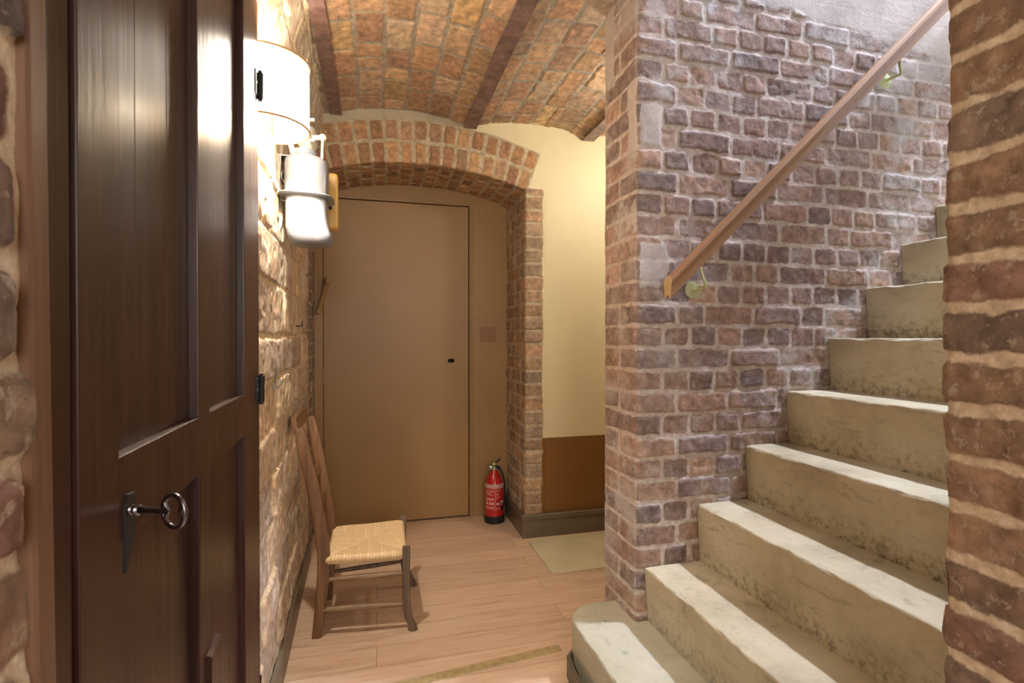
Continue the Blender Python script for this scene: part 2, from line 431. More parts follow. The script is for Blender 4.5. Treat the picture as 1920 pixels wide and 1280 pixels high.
def m_rush():
    m = NT('woven_rush'); o = m.obj(); t = m.attr('strand'); sid = m.attr('sid')
    n = m.noise(o, 90, 4, .7)
    c = m.ramp(sid, [(0, lin(218, 182, 130)), (.3, lin(228, 196, 148)), (.65, lin(234, 206, 160)), (1, lin(242, 220, 180))])
    c = m.mix(m.rng(n, .35, .65, .3, 0), c, lin(172, 124, 70))
    m.base(c); m.rough(.55); m.bump(m.math('ADD', n, t), .5, .002)
    return m.m
M_rush = m_rush()

# ------------------------------------------------------------------ setting
XR = 0.86                       # corridor right wall / stair opening
YW = 1.59                       # brick wall of the stairs, facing the camera
YB = 2.87                       # end wall with the arch
YD = 3.30                       # plane of the brown door
def XL(y): return -.30 - .03 * (y - 1.5)
RH = .0766                      # brick course
zrows = [1.1335 + k * RH for k in range(-18, 40)]

def path_map(pts, r=.012):
    """vertical surface following a plan polyline (rounded corners). b is the length from pts[0]; normal to the LEFT of travel is negative -> we use right-hand normal"""
    pts = [Vector((p[0], p[1])) for p in pts]
    seg = []; L = 0
    for p, q in zip(pts, pts[1:]):
        d = (q - p); seg.append((L, L + d.length, p, d.normalized())); L += d.length
    def S(A, B):
        P = np.zeros((len(A), 3)); N = np.zeros((len(A), 3))
        P[:, 2] = A
        for i, (l0, l1, p, d) in enumerate(seg):
            m = (B >= l0 - (1e9 if i == 0 else 0)) & (B < l1 + (1e9 if i == len(seg) - 1 else 0))
            t = B[m] - l0
            P[m, 0] = p.x + d.x * t; P[m, 1] = p.y + d.y * t; N[m, 0] = d.y; N[m, 1] = -d.x
        # blend normals and pull in round the corners
        for i in range(len(seg) - 1):
            l1 = seg[i][1]; d0 = seg[i][3]; d1 = seg[i + 1][3]
            n0 = Vector((d0.y, -d0.x)); n1 = Vector((d1.y, -d1.x)); conv = n0.dot(d1) < 0
            u = np.clip((B - l1) / r, -1, 1); m = np.abs(u) < 1
            w_ = (u[m] + 1) / 2; w_ = w_ * w_ * (3 - 2 * w_)
            nn = np.stack([n0.x * (1 - w_) + n1.x * w_, n0.y * (1 - w_) + n1.y * w_], -1); nn /= np.linalg.norm(nn, axis=1)[:, None]
            N[m, 0:2] = nn
            if conv: P[m, 0:2] -= nn * (r * .42 * (1 - np.abs(u[m])) ** 1)[:, None]
        return P, N
    return S

# --- stair wall + its end pier, one continuous English-bond skin round the corner (b=.25 is the corner)
def stair_joints(r):
    rr = hsh('sj', r); k = (r + 1) % 2
    if k == 0:                                     # stretcher course on the front, two headers on the end
        j = [-.2, 0.0, .125]; x = .25 + .160
        while x < 2.4:
            j.append(x); q = rr.random()
            x += .213 + rr.uniform(-.006, .006) if q > .22 else .108
    else:
        j = [-.2, 0.0, .25 + .103]; x = .25 + .103
        while x < 2.4:
            q = rr.random(); x += .107 + rr.uniform(-.004, .004) if q > .06 else .2
            j.append(x)
    return j
def stair_fn(A, B, h, sd):
    X = B - .25 + XR
    n = fbm(A, B, 9, 77, 4)
    pl = np.zeros(len(A)); cr = np.zeros(len(A)); sa = np.zeros(len(A))
    def blob(x0, x1, z0, z1, s=.012):
        d = np.minimum(np.minimum(X - x0, x1 - X), np.minimum(A - z0, z1 - A)) + n * .045
        return sstep(d, -s, s)
    # the two filled patches by the corner, one on the pier end, wall top line, foot of the wall against the steps
    pl = np.maximum(pl, blob(.868, .962, 1.822, 1.985)); pl = np.maximum(pl, blob(.872, .985, 1.34, 1.50) * .9)
    pl = np.maximum(pl, blob(.79, .864, 1.82, 2.05)); pl = np.maximum(pl, blob(.62, .70, 2.1, 2.5) * .6)
    top = 2.405 - .098 * (X - 1.2) + n * .06
    topm = sstep(A, top - .012, top + .012) * (X > .9)
    line = np.abs(X - .9) * 0
    stepz = .19 + np.floor((X - .895) / .19 + 1) * .1955      # tread heights
    near = sstep(stepz + .075 - A + n * .10, -.02, .03) * (X > 1.0)
    pl = np.maximum(pl, near * .40); pl = np.maximum(pl, (B < .245) * (.32 + fbm(A, B, 5, 6, 3) * .55))  # pier end: smeared mortar, also lightened to look lamp-lit
    pl = np.maximum(pl, sstep(.56 + n * .3 - A, 0, .05) * .35)
    pl = np.maximum(pl, topm)
    sa = sstep(A, 1.9, 2.4) * .22 + sstep(X, 1.45, 2.2) * .34 + sstep(stepz + .26 - A, 0, .2) * .30 * sstep(X, .98, 1.2) + sstep(1.0 - A, 0, .4) * .12 - .08
    sa = sa + fbm(A, B, 2.2, 31, 3) * .5 + (B < .25) * .30  # extra whitening on the pier end paints in lamplight, beyond the salt
    h = h * (1 - pl) + pl * fbm(A, B, 12, 5, 4) * (.004 - .003 * topm)
    ed = np.exp(-((B - .25) / .018) ** 2)                      # battered arris
    h = h - ed * (np.clip(fbm(A, B, 14, 63, 4) + .1, 0, 1)) * .030
    return h, pl, cr, sa
Sst = path_map([(XR, YW + .25), (XR, YW), (3.0, YW)])
pal_st = [(138, 102, 92), (116, 86, 86), (150, 110, 94), (102, 88, 98), (164, 122, 100), (126, 96, 94), (108, 90, 96), (148, 104, 88), (176, 136, 110)]
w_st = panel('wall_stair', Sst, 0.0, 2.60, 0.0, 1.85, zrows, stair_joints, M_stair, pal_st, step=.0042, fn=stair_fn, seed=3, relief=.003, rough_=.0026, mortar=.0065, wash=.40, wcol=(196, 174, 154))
tag(w_st, kind='structure')
# plaster above, back of the wall and the stairwell shell
def struct_box(name, mat, *b, bev=0, parent=None):
    o = MB().box(*b, bev=bev).build(name, mat, parent, smooth=False)
    if parent is None: tag(o, kind='structure')
    return o
mbp = MB()
mbp.box(XR + .06, 3.6, YW + .012, YW + .24, 2.56, 3.7)
mbp.box(2.40, 3.6, YW + .012, YW + .24, 0, 2.57)
tag(mbp.build('wall_stairwell', M_plaster, smooth=False), kind='structure')
struct_box('wall_passage', M_flat, XR + .02, 2.9, YW + .165, YW + .25, 0, 2.56)   # passage side of the stair wall
struct_box('wall_stair_side', M_plaster, XR + .24, 3.6, .35, .60, 0, 3.7)        # the far hand of the stairs, behind the near pier
struct_box('wall_stair_head', M_plaster, 3.6, 3.75, .2, YW + .24, 0, 3.7)
struct_box('wall_over_stair_opening', M_plaster, XR + .0, XR + .12, .20, YW + .01, 2.43, 3.7)

# --- near right wall / pier (b=0 is the arris at y=.61)
def near_joints(r):
    rr = hsh('nj', r); j = [-.5, (-.225, -.11)[r % 2] + .0]; x = 0 + (.108 if r % 2 else .215)
    j = [-.5, .06 if r % 2 else .12, .25 + (.175 if r % 2 else .24)]; x = j[-1]
    while x < 1.6: x += .215 if rr.random() > .3 else .108; j.append(x)
    return j
def near_fn(A, B, h, sd):
    z = np.zeros(len(A)); ed = np.exp(-((B - .25) / .014) ** 2)
    h = h - ed * np.clip(fbm(A, B, 16, 91, 4) + .06, 0, 1) * .022
    return h, z, z, z - .1 + fbm(A, B, 3, 8, 3) * .3
SN = path_map([(XR + .25, .61), (XR, .61), (XR, -2.2)])
# travel: first -x (normal to camera far side), then -y ; right-hand normal of -y travel is -x : faces the corridor
w_nr = panel('wall_right', SN, 0.0, 2.56, 0.0, 1.5, [1.137 + k * RH for k in range(-18, 40)], near_joints, M_near,
             [(142, 102, 72), (124, 90, 68), (154, 114, 80), (112, 88, 74), (134, 84, 66), (148, 108, 76)], step=.0042, fn=near_fn, seed=11, relief=.004, mortar=.0075, rough_=.0030)
tag(w_nr, kind='structure')
struct_box('wall_right_core', M_flat, XR + .02, XR + .24, -2.2, .59, 0, 2.56)

# --- left wall: brick beside the frame, big lime-washed blocks beyond the door
def left_map(A, B):
    P = np.stack([XL(B), B, A], -1); N = np.zeros_like(P); N[:, 0] = .99955; N[:, 1] = .03; return P, N
def blk_joints(r):
    rr = hsh('bj', r, 4); j = [1.2, 1.47 + rr.uniform(0, .1)]; x = j[-1]
    while x < 3.2: x += rr.choice([.13, .2, .24, .3, .34]); j.append(x)
    return j
def left_map2(A, B):
    P, N = left_map(A, B)
    t = sstep(A, 2.02, 2.42); P[:, 0] += t * .09               # the wall leans in under the vault
    return P, N
def blk_fn(A, B, h, sd):
    z = np.zeros(len(A)); n = fbm(A, B, 6, 44, 4)
    h = h + fbm(A, B, 3.2, 52, 3) * .016 + .006
    pl = sstep(A, 2.05, 2.2) * .45 + np.clip(n, 0, 1) * .4
    h = h - .012
    # stay behind the skirting
    sa = .10 + fbm(A, B, 2.5, 7, 3) * .5 + sstep(A, 1.0, 1.5) * .15
    return h, pl, z, sa
lrows = [.0, .13, .29, .44, .58, .735, .885, 1.03, 1.168, 1.335, 1.49, 1.645, 1.80, 1.95, 2.09, 2.2, 2.33, 2.5]
w_l = panel('wall_left', left_map2, 0.0, 2.46, 1.476, YB + .02, lrows, blk_joints, M_block,
            [(176, 130, 88), (160, 116, 92), (186, 158, 118), (150, 124, 112), (190, 144, 92), (142, 112, 100)], step=.0045, fn=blk_fn, seed=23,
            relief=.006, rough_=.0045, mortar=.005, rad=.02, jit=.013, wob=.03, brick_var=.006, wash=.42, wcol=(214, 198, 170))
tag(w_l, kind='structure')
def ln_joints(r):
    rr = hsh('lj', r); j = [-3, -2.2]; x = -2.2
    while x < .7: x += rr.choice([.108, .215]); j.append(x)
    return j
def ln_fn(A, B, h, sd):
    z = np.zeros(len(A)); h = h + fbm(A, B, 7, 3, 3) * .010 + .004
    return h, z, z, z + fbm(A, B, 3, 4, 3) * .4
w_ln = panel('wall_left_near', left_map, 0.0, 2.42, -2.0, .497, [1.15 + k * .079 for k in range(-18, 40)], ln_joints, M_near,
             [(112, 84, 70), (84, 72, 72), (140, 92, 66), (128, 64, 54), (70, 62, 66), (150, 118, 88)], step=.0055, fn=ln_fn, seed=41, relief=.008, mortar=.009, rough_=.0040, brick_var=.006, jit=.009)
tag(w_ln, kind='structure')
# backing for the left side, and the bit over the closed door
mbp = MB(); mbp.box(-.60, -.42, -2.2, 3.6, 0, 2.8)
tag(mbp.build('wall_left_core', M_flat, smooth=False), kind='structure')
struct_box('wall_over_cupboard_door', M_flat, -.42, XL(1.0) - .004, .50, 1.49, 2.09, 2.42)

# --- end wall: arch ring + soffit, polar map.  a = arc length at intrados, b: 0 (door plane) .. .43 (arris) .. .72 (radial)
AX, AZ, AR = .243, .335, 1.79
SD_ = YD - YB
def arch_map(A, B):
    th = A / AR; P = np.zeros((len(A), 3)); N = np.zeros((len(A), 3)); sx, cz = np.sin(th), np.cos(th)
    so = B < SD_
    rad_ = np.where(so, AR, AR + (B - SD_)); P[:, 0] = AX + sx * rad_; P[:, 2] = AZ + cz * rad_
    P[:, 1] = np.where(so, YD + .0 - B, YB)
    N[so, 0] = -sx[so]; N[so, 2] = -cz[so]; N[~so, 1] = -1
    u = np.clip((B - SD_) / .012, -1, 1); m = np.abs(u) < 1; w_ = (u[m] + 1) / 2
    nn = np.stack([-sx[m] * (1 - w_), -w_, -cz[m] * (1 - w_)], -1); nn /= np.linalg.norm(nn, axis=1)[:, None]; N[m] = nn
    P[m] -= nn * (.005 * (1 - np.abs(u[m])))[:, None]
    return P, N
AH = math.asin(.598 / AR) * AR
na_ = 17; arows = [-AH - .012 + k * (2 * AH + .024) / na_ for k in range(na_ + 1)]
def arch_joints(r):
    return [-.1, .0, .11, .215, .32, SD_ + .118, SD_ + .236, 1.2] if r % 2 else [-.1, .05, .16, .27, .375, SD_ + .124, SD_ + .238, 1.2]
def arch_fn(A, B, h, sd):
    x = AX + (AR + np.maximum(B - SD_, 0)) * np.sin(A / AR); n = fbm(A, B, 14, 66, 4)
    out = sstep(B + n * .02, SD_ + .232, SD_ + .246)
    right = sstep(x, .46, .52)
    cr = out * right; pl = out * (1 - right)
    h = h * (1 - out) + out * (-.006 + n * .003) * 1.0
    h = np.where(out > .5, h - .0, h)
    ed = np.exp(-((B - SD_) / .012) ** 2); h = h - ed * np.clip(fbm(A, B, 20, 13, 4) + .05, 0, 1) * .015
    return h, pl, cr, np.zeros(len(A)) - .12 + sstep(np.abs(x - .35), .2, 0) * .2
pal_or = [(182, 132, 84), (166, 116, 74), (192, 146, 96), (154, 108, 72), (198, 156, 110), (166, 132, 96)]
w_ar = panel('wall_arch', arch_map, -AH - .01, AH + .012, 0.0, SD_ + .335, arows, arch_joints, M_jamb, pal_or, step=.004, fn=arch_fn, seed=57, mortar=.0085, relief=.0035, wash=.14)
tag(w_ar, kind='structure')
# --- right jamb of the arch
JX = .838
def jamb_joints(r):
    return [-.1, .105, .21, .33, SD_ + .115, 1.0] if r % 2 else [-.1, .05, .215, SD_ - .0 + .0, SD_ + .0001 + .112, 1.0][:3] + [.33, SD_ + .112, 1.0]
def jamb_fn(A, B, h, sd):
    n = fbm(A, B, 16, 12, 4); out = sstep(B + n * .03, SD_ + .104, SD_ + .114); z = np.zeros(len(A))
    h = h * (1 - out) + out * (-.006); ed = np.exp(-((B - SD_) / .013) ** 2)
    h = h - ed * np.clip(fbm(A, B, 15, 33, 4) + .08, 0, 1) * .020
    return h, z + sstep(.45 - A + n * .2, 0, .3) * .28, out, z + sstep(1.0 - A, 0, .8) * .16 - .02
SJ = path_map([(JX, YD), (JX, YB), (1.5, YB)])
w_j = panel('wall_jamb', SJ, 0.0, 2.036, 0.0, SD_ + .135, [1.13 + k * .0785 for k in range(-16, 14)], jamb_joints, M_jamb,
            [(166, 132, 92), (148, 118, 84), (176, 130, 84), (140, 116, 90), (158, 112, 74)], step=.004, fn=jamb_fn, seed=71, mortar=.0065, relief=.003, wash=.34)
tag(w_j, kind='structure')
struct_box('wall_recess_left', M_flat, -.46, -.386, YB - .02, YD + .05, 0, 2.3)
def rec_map(A, B):
    P = np.stack([np.full(len(A), -.362), B, A], -1); N = np.zeros_like(P); N[:, 0] = 1; return P, N
w_rl = panel('wall_recess', rec_map, 0.0, 2.15, YB + .0, YD, zrows, lambda r: [2.7, 2.98 + (r % 2) * .05, 3.09 + (r % 2) * .05, 3.2 + (r % 2) * .05, 3.5], M_jamb,
             [(120, 88, 66), (104, 78, 62), (132, 96, 70)], step=.006, seed=5, fn=None)
tag(w_rl, kind='structure')
# cream painted end wall with brown dado: columns over the extrados then full height
mb = MB(); RO = AR + .262
xs = [-.36 + i * .02 for i in range(63)]
cols = []
for x in xs:
    if x < .872: zb = AZ + math.sqrt(RO * RO - (x - AX) ** 2)
    else: zb = None
    cols.append((x, zb))
def quad(x0, x1, za, zb_, y): return [mb.bm.verts.new(p) for p in ((x0, y, za), (x1, y, zb_), (x1, y, 2.6), (x0, y, 2.6))]
for (x0, z0), (x1, z1) in zip(cols, cols[1:]):
    if z0 is not None and z1 is not None: mb.bm.faces.new(quad(x0, x1, z0, z1, YB + .0085))
YC = YB + .0085
def poly(pts): mb.bm.faces.new([mb.bm.verts.new((x, YC, z)) for x, z in pts])
xe = [c for c in cols if c[1] is not None][-1]
poly([(xe[0], 2.02), (.956, 2.02), (.956, 2.6), (xe[0], 2.6)])
poly([(.956, 0), (2.9, 0), (2.9, 2.6), (.956, 2.6)])
r = bmesh.ops.extrude_face_region(mb.bm, geom=mb.bm.faces[:]); bmesh.ops.translate(mb.bm, vec=(0, .1, 0), verts=[v for v in r['geom'] if isinstance(v, bmesh.types.BMVert)])
tag(mb.build('wall_back', M_cream, smooth=False), kind='structure')
struct_box('wall_passage_end', M_cream, 2.9, 3.0, YW + .1, YB + .3, 0, 2.6)
struct_box('wall_jamb_core', M_flat, JX + .025, 1.4, YB + .12, YD + .1, 0, 2.6)
struct_box('wall_over_arch', M_flat, -.45, JX + .03, YB + .12, YD + .1, 2.24, 2.6)
struct_box('wall_behind_door', M_flat, -.45, JX + .05, YD + .06, YD + .2, 0, 2.6)

# --- floor
struct_box('floor', M_floor, -.46, 3.0, -2.6, YD + .06, -.05, 0)
# --- vault, one skin per bay joined in one ceiling mesh: a = across (x), b = along (y)
BX = [-.916, -.2015, .5145, 1.2305, 1.9465, 2.66]
def vz(x):
    x = np.asarray(x); z = np.full(x.shape, 2.36)
    for i in range(len(BX) - 1):
        m = (x >= BX[i]) & (x <= BX[i + 1]); t = (x[m] - BX[i]) / (BX[i + 1] - BX[i]) * 2 - 1
        z[m] = 2.362 + .048 * (1 - t * t)
    m = x < BX[1]; t = np.clip((BX[1] - x[m]) / .15, 0, 1.3); z[m] = 2.362 - .02 * t + -.06 * t ** 2.2
    return z
def vault_map(A, B):
    z = vz(A); e = 1e-3; dz = (vz(A + e) - vz(A - e)) / (2 * e); dz = np.clip(dz, -1.2, 1.2)
    N = np.stack([dz, np.zeros(len(A)), -np.ones(len(A))], -1); N /= np.linalg.norm(N, axis=1)[:, None]
    return np.stack([A, B, z], -1), N
vrows = [-.46, -.318, -.2015]
for i in range(1, 5):
    w_ = (BX[i + 1] - BX[i]) / 6; vrows += [BX[i] + w_ * k for k in range(1, 7)]
def vault_joints(r):
    rr = hsh('vj', r); j = [-2.7, -2.3 + rr.random() * .2]; x = j[-1]
    while x < 2.6: x += rr.choice([.215, .218, .21, .16, .108]); j.append(x)
    return j + [3.2]
def vault_fn(A, B, h, sd):
    z = np.zeros(len(A)); n = fbm(A, B, 7, 81, 4)
    pl = sstep(-.235 - A + n * .09, -.02, .02) * .8 + sstep(B, YB - .015, YB) * .9 * (A < .5)
    d = sstep(B + n * .03, YB - .012, YB + .0) * sstep(A, .5, .56)
    return h, pl, d * .8, z - .1
v_ = panel('ceiling', vault_map, -.40, XR + .1, 1.40, YB + .01, vrows, vault_joints, M_vault,
           [(184, 128, 80), (168, 112, 68), (196, 148, 98), (156, 110, 76), (206, 168, 126), (176, 136, 104), (190, 132, 78), (222, 198, 168), (148, 96, 62), (204, 164, 96)],
           step=.0042, stepa=.0042, fn=vault_fn, seed=91, mortar=.0075, relief=.003, rough_=.0028, rad=.008, jit=.004, wash=.32, wcol=(212, 198, 176))
tag(v_, kind='structure')
v3 = panel('ceiling_passage', vault_map, XR + .098, 2.60, YW + .1, YB + .01, vrows, vault_joints, M_vault,
           [(184, 128, 80), (168, 112, 68), (196, 148, 98), (156, 110, 76), (206, 168, 126), (176, 136, 104)],
           step=.0042, stepa=.0042, fn=vault_fn, seed=91, mortar=.005, relief=.003, rough_=.0028, rad=.008, jit=.004, wash=.32, wcol=(212, 198, 176))
tag(v3, kind='structure')
v2 = panel('ceiling_near', vault_map, -.40, XR + .12, -2.2, 1.402, vrows, vault_joints, M_vault,
           [(164, 106, 66), (150, 92, 58), (178, 126, 82), (140, 92, 66), (190, 150, 112)], step=.008, stepa=.008, seed=91, mortar=.005, relief=.004, fn=vault_fn)
tag(v2, kind='structure')
struct_box('ceiling_slab', M_flat, -.5, XR + .12, -2.2, YD, 2.5, 2.6)
struct_box('ceiling_slab_passage', M_flat, XR + .1, 3.0, YW + .22, YD, 2.5, 2.6)
# cream over-paint strip where the vault meets the end wall is in the meshes; the beams:
labs = ['rust-brown steel ceiling beam above the wall lamp at the left wall', 'rust-brown steel ceiling beam ending over the middle of the brick arch',
        'short end of a steel ceiling beam just left of the stair pier top']
for i, (x, y0, wd) in enumerate(((BX[1], -2.2, .030), (BX[2], -2.2, .036), (BX[3], YW + .28, .036))):
    mb = MB()
    n = 60; rings = []
    for k in range(n + 1):
        y = y0 + (YB - .003 - y0) * k / n; j = (vnoise(np.array([y * 9.0]), np.array([i * 5.0]), 3)[0] - .5) * .004
        rings.append([Vector((x + sx * wd + j, y, z)) for sx, z in ((-1, 2.352), (-1, 2.344), (1, 2.344), (1, 2.352), (.25, 2.36), (.25, 2.45), (-.25, 2.45), (-.25, 2.36))])
    mb.loft(rings)
    o = mb.build('ceiling_beam', M_beam, ang=30); tag(o, labs[i], 'beam', 'steel beams between the brick vaults')

# --- skirtings
def skirt(mb, path, h, th, lip=.03, lipd=.006):
    """path plan points; room on the right-hand side of travel"""
    prof = [(0, 0), (th, 0), (th, h - lip - .002), (th + lipd * .0, h - lip), (th + lipd, h - lip + .002), (th + lipd, h - .003), (th + lipd - .003, h), (0, h)]
    pts = [Vector(p).to_3d() for p in path]; rings = []
    for i, p in enumerate(pts):
        if 0 < i < len(pts) - 1:
            d0 = (p - pts[i - 1]).normalized(); d1 = (pts[i + 1] - p).normalized(); n0 = Vector((d0.y, -d0.x, 0)); n1 = Vector((d1.y, -d1.x, 0))
            nn = (n0 + n1).normalized(); nn = nn / nn.dot(n0)
        else:
            d = (pts[min(i + 1, len(pts) - 1)] - pts[max(i - 1, 0)]).normalized(); nn = Vector((d.y, -d.x, 0))
        rings.append([p + nn * a + Vector((0, 0, z)) for a, z in prof])
    mb.loft(rings); return mb
def skobj(name, *a, **k): tag(skirt(MB(), *a, **k).build(name, M_base, ang=25), kind='structure')
skobj('baseboard_left', [(XL(1.50) - .006, 1.50), (XL(YB) - .006, YB)], .125, .012, lip=.012, lipd=.003)
skobj('baseboard_back', [(JX - .004, YD - .004), (JX - .004, YB - .004), (2.88, YB - .004)], .135, .012)
skobj('baseboard_stair', [(.705, YW + .12), (.645, YW + .06), (.632, YW - .03), (.636, .62)], .075, .012, lip=.01, lipd=.0)
# floor strip
mb = MB(); mb.loft([[Vector((x, yc - .021, 0)), Vector((x, yc - .018, .0035)), Vector((x, yc + .018, .0035)), Vector((x, yc + .021, 0))] for x, yc in ((-.29, 1.735), (.10, 1.757), (.668, 1.815))])
tag(mb.build('floor_strip', M_strip), 'olive-gold threshold strip across the wood floor in front of the bottom step', 'floor strip')

# ------------------------------------------------------------------ staircase (concrete)
stairs = empty('staircase', (.9, 1.1, 0), 'cast concrete staircase climbing to the right beside the brick wall', 'stairs')
noses = [(.655, .19), (.895, .376), (1.10, .579), (1.30, .776), (1.48, .97), (1.672, 1.166), (1.852, 1.362), (2.030, 1.541), (2.212, 1.704), (2.39, 1.89), (2.57, 2.08)]
def set_foot(o, z0, h_=.10):
    me = o.data; at = me.attributes.new('foot', 'FLOAT', 'POINT')
    for i, v in enumerate(me.vertices):
        wz = (o.matrix_world @ v.co).z if False else v.co.z
        at.data[i].value = max(0, min(1, 1 - (wz - z0) / h_))
for i, (x, z) in enumerate(noses):
    zb = noses[i - 1][1] if i else 0.0
    xe = noses[i + 1][0] + .06 if i + 1 < len(noses) else x + .6
    y0, y1 = (.625, YW - .001) if i else (.625, YW + .155)
    bm = bmesh.new(); NXs, NY = 9, 90; NZ = 22
    # L-shaped skin: riser (from under) + tread, undercut riser, rounded chipped nose
    rb = x + (.012 if i else .004)                          # foot of riser set back: raking riser
    prof = []
    for k in range(NZ + 1):
        t = k / NZ; prof.append((rb + (x - rb) * t, zb - .02 + (z - .008 - zb + .02) * t))
    for k in range(1, 5):
        a = k / 5 * PI / 2; prof.append((x + .008 - .008 * math.cos(a), z - .008 + .008 * math.sin(a)))
    for k in range(NXs + 1): prof.append((x + .01 + (xe - x - .01) * k / NXs, z))
    rows_ = []
    for j in range(NY + 1):
        y = y0 + (y1 - y0) * j / NY; row = []
        for k, (px_, pz) in enumerate(prof):
            nz = float(vnoise(np.array([y * 22 + i * 9]), np.array([pz * 22 + px_ * 13.]), 5)[0] - .5)
            n2 = float(vnoise(np.array([y * 7 + i * 31]), np.array([i * 3.3]), 8)[0])
            edge = math.exp(-((px_ - x) ** 2 + (pz - z) ** 2) / .00022)
            chip = max(0, n2 - .72) * .022 * edge
            nn_ = float(vnoise(np.array([y * 60 + i * 9]), np.array([k * .5]), 15)[0] - .5)
            fx = 0
            if i == 0:                                       # rounded back corner of the bottom step
                d = max(0, y - (y1 - .10)); fx = .10 - math.sqrt(max(0, .01 - d * d)) if d < .1 else .10
                fx = fx * max(0, 1 - max(0, px_ - x) / .1)
            row.append(bm.verts.new((px_ + nz * .002 + chip * .7 + nn_ * .004 * edge + fx, y, pz - chip * .6 + nz * .0015 - nn_ * .003 * edge)))
        rows_.append(row)
    for a_, b_ in zip(rows_, rows_[1:]):
        for k in range(len(prof) - 1): bm.faces.new((a_[k], a_[k + 1], b_[k + 1], b_[k]))
    # body underneath
    for row in (rows_[0], rows_[-1]):
        bot = [bm.verts.new((xe, row[0].co.y, zb - .02)), bm.verts.new((row[0].co.x, row[0].co.y, zb - .02))] if False else [bm.verts.new((xe, row[-1].co.y, max(0, zb - .02)))]
        bm.faces.new(row + bot)
    bmesh.ops.recalc_face_normals(bm, faces=bm.faces[:])
    me = D.meshes.new('step'); bm.to_mesh(me); bm.free()
    me.polygons.foreach_set('use_smooth', [True] * len(me.polygons)); me.set_sharp_from_angle(angle=math.radians(50)); me.materials.append(M_conc)
    o = D.objects.new('step', me); set_foot(o, zb, .10); me.transform(Matrix.Translation((-.9, -1.1, 0))); link(o, stairs)
    D_ = None
M_concoff = None

# ------------------------------------------------------------------ handrail
hr = empty('handrail', (1.0, 1.53, 0), 'varnished oak handrail sloping up the stair brick wall', 'handrail')
p0 = Vector((.962, 1.527, 1.352)); p1 = Vector((2.75, 1.527, 1.352 + 1.788 * (2.51 - 1.352) / (2.19 - .962)))
d = (p1 - p0).normalized(); upv = Vector((0, 0, 1)); upv = (upv - d * upv.dot(d)).normalized(); sv = Vector((0, 1, 0))
prof = [(-.024, .012), (-.020, .021), (-.010, .0265), (0, .028), (.010, .0265), (.020, .021), (.024, .012), (.021, 0), (.0185, -.013), (.018, -.026), (.011, -.026), (.0065, -.020), (.0035, -.017), (-.0035, -.017), (-.0065, -.020), (-.011, -.026), (-.018, -.026), (-.0185, -.013), (-.021, 0)]
mb = MB(); off = Vector((-1.0, -1.53, 0))
endn = Vector((1, 0, 0))
rings = []
for t in [0, .004] + [i / 40 for i in range(1, 41)]:
    L = (p1 - p0).length * t; c_ = p0 + d * L + off
    rings.append([c_ + sv * a + upv * b for a, b in prof])
# plumb cut at the foot
rings[0] = [p + d * (-(p - rings[0][3]).dot(endn) / d.dot(endn)) * 1.0 for p in rings[0]]
mb.loft(rings); mb.build('rail', M_rail, hr, ang=30)
M_end = m_wood('pale_end_grain', ((186, 150, 96), (206, 172, 116), (220, 190, 138)), 'y', .5)
mb = MB(); mb.loft([[p - Vector((.0012, 0, 0)) for p in rings[0]], [p + Vector((.0004, 0, 0)) for p in rings[0]]]); mb.build('rail_end', M_end, hr, ang=20)
def bracket(wx, wz, rz_):
    c = Vector((wx, YW - .012, wz)) + off; mb = MB()
    mb.lathe([(0, 0), (.026, 0), (.030, .002), (.030, .005), (.012, .009), (.0, .010)], c=(0, 0, 0), n=28, M=Matrix.Translation(c) @ rotz_to((0, -1, 0)))
    br = mb.build('bracket', M_brass, hr, ang=35)
    tip = Vector((wx + rz_, 1.527, 0)); tip.z = p0.z + (tip.x - p0.x) * d.z / d.x - .032; tip += off
    a = c + Vector((0, -.008, 0)); b = c + Vector((.018, -.052, .006)); 
    mb = MB().tube([a, a.lerp(b, .6), b, b.lerp(tip, .12) + Vector((0, -.002, .001)), b.lerp(tip, .6), tip], .0055, 10)
    dx = Vector((d.x, 0, d.z)) * .022
    mb.box(-.022, .022, -.010, .010, -.002, .002, M=Matrix.Translation(tip + Vector((0, 0, .003))) @ Matrix.Rotation(-math.atan2(d.z, d.x), 4, 'Y'))
    mb.build('bracket_arm', M_brass, br, ang=35)
    for s_ in ((.016, .012), (-.016, .012), (0, -.02)):
        MB().lathe([(0, 0), (.004, 0), (.0032, .0018), (0, .0022)], n=12, M=Matrix.Translation(c + Vector((s_[0], -.0045, s_[1]))) @ rotz_to((0, -1, 0))).build('screw', M_steel, br)
bracket(1.070, 1.335, -.005); bracket(1.925, 2.170, .01)

# ------------------------------------------------------------------ brown door at the end: door_1
d1 = empty('door_1', (.14, YD, 0), None, None); tag(d1, kind='structure')
def rel(o3): return Vector(o3) - Vector((.14, YD, 0))
mb = MB(); mb.box(.587, JX + .01, YD, YD + .04, 0, 2.2); mb.box(-.40, -.31, YD, YD + .04, 0, 2.2); mb.box(-.311, .588, YD, YD + .04, 2.018, 2.2)
mb.box(.612, .648 - .031, YD - .002, YD + .01, 0, 2.048)    # thin stop bead right
mb.box(-.345, .617, YD - .002, YD + .01, 2.043, 2.048)
bmesh.ops.translate(mb.bm, vec=(-.14, -YD, 0), verts=mb.bm.verts[:]); mb.build('door_frame', M_brown, d1, smooth=False)
mb = MB(); mb.box(-.307, .581, YD + .002, YD + .036, .012, 2.013, bev=.002, seg=2)
bmesh.ops.translate(mb.bm, vec=(-.14, -YD, 0), verts=mb.bm.verts[:]); leaf = mb.build('door_leaf', M_brown, d1)
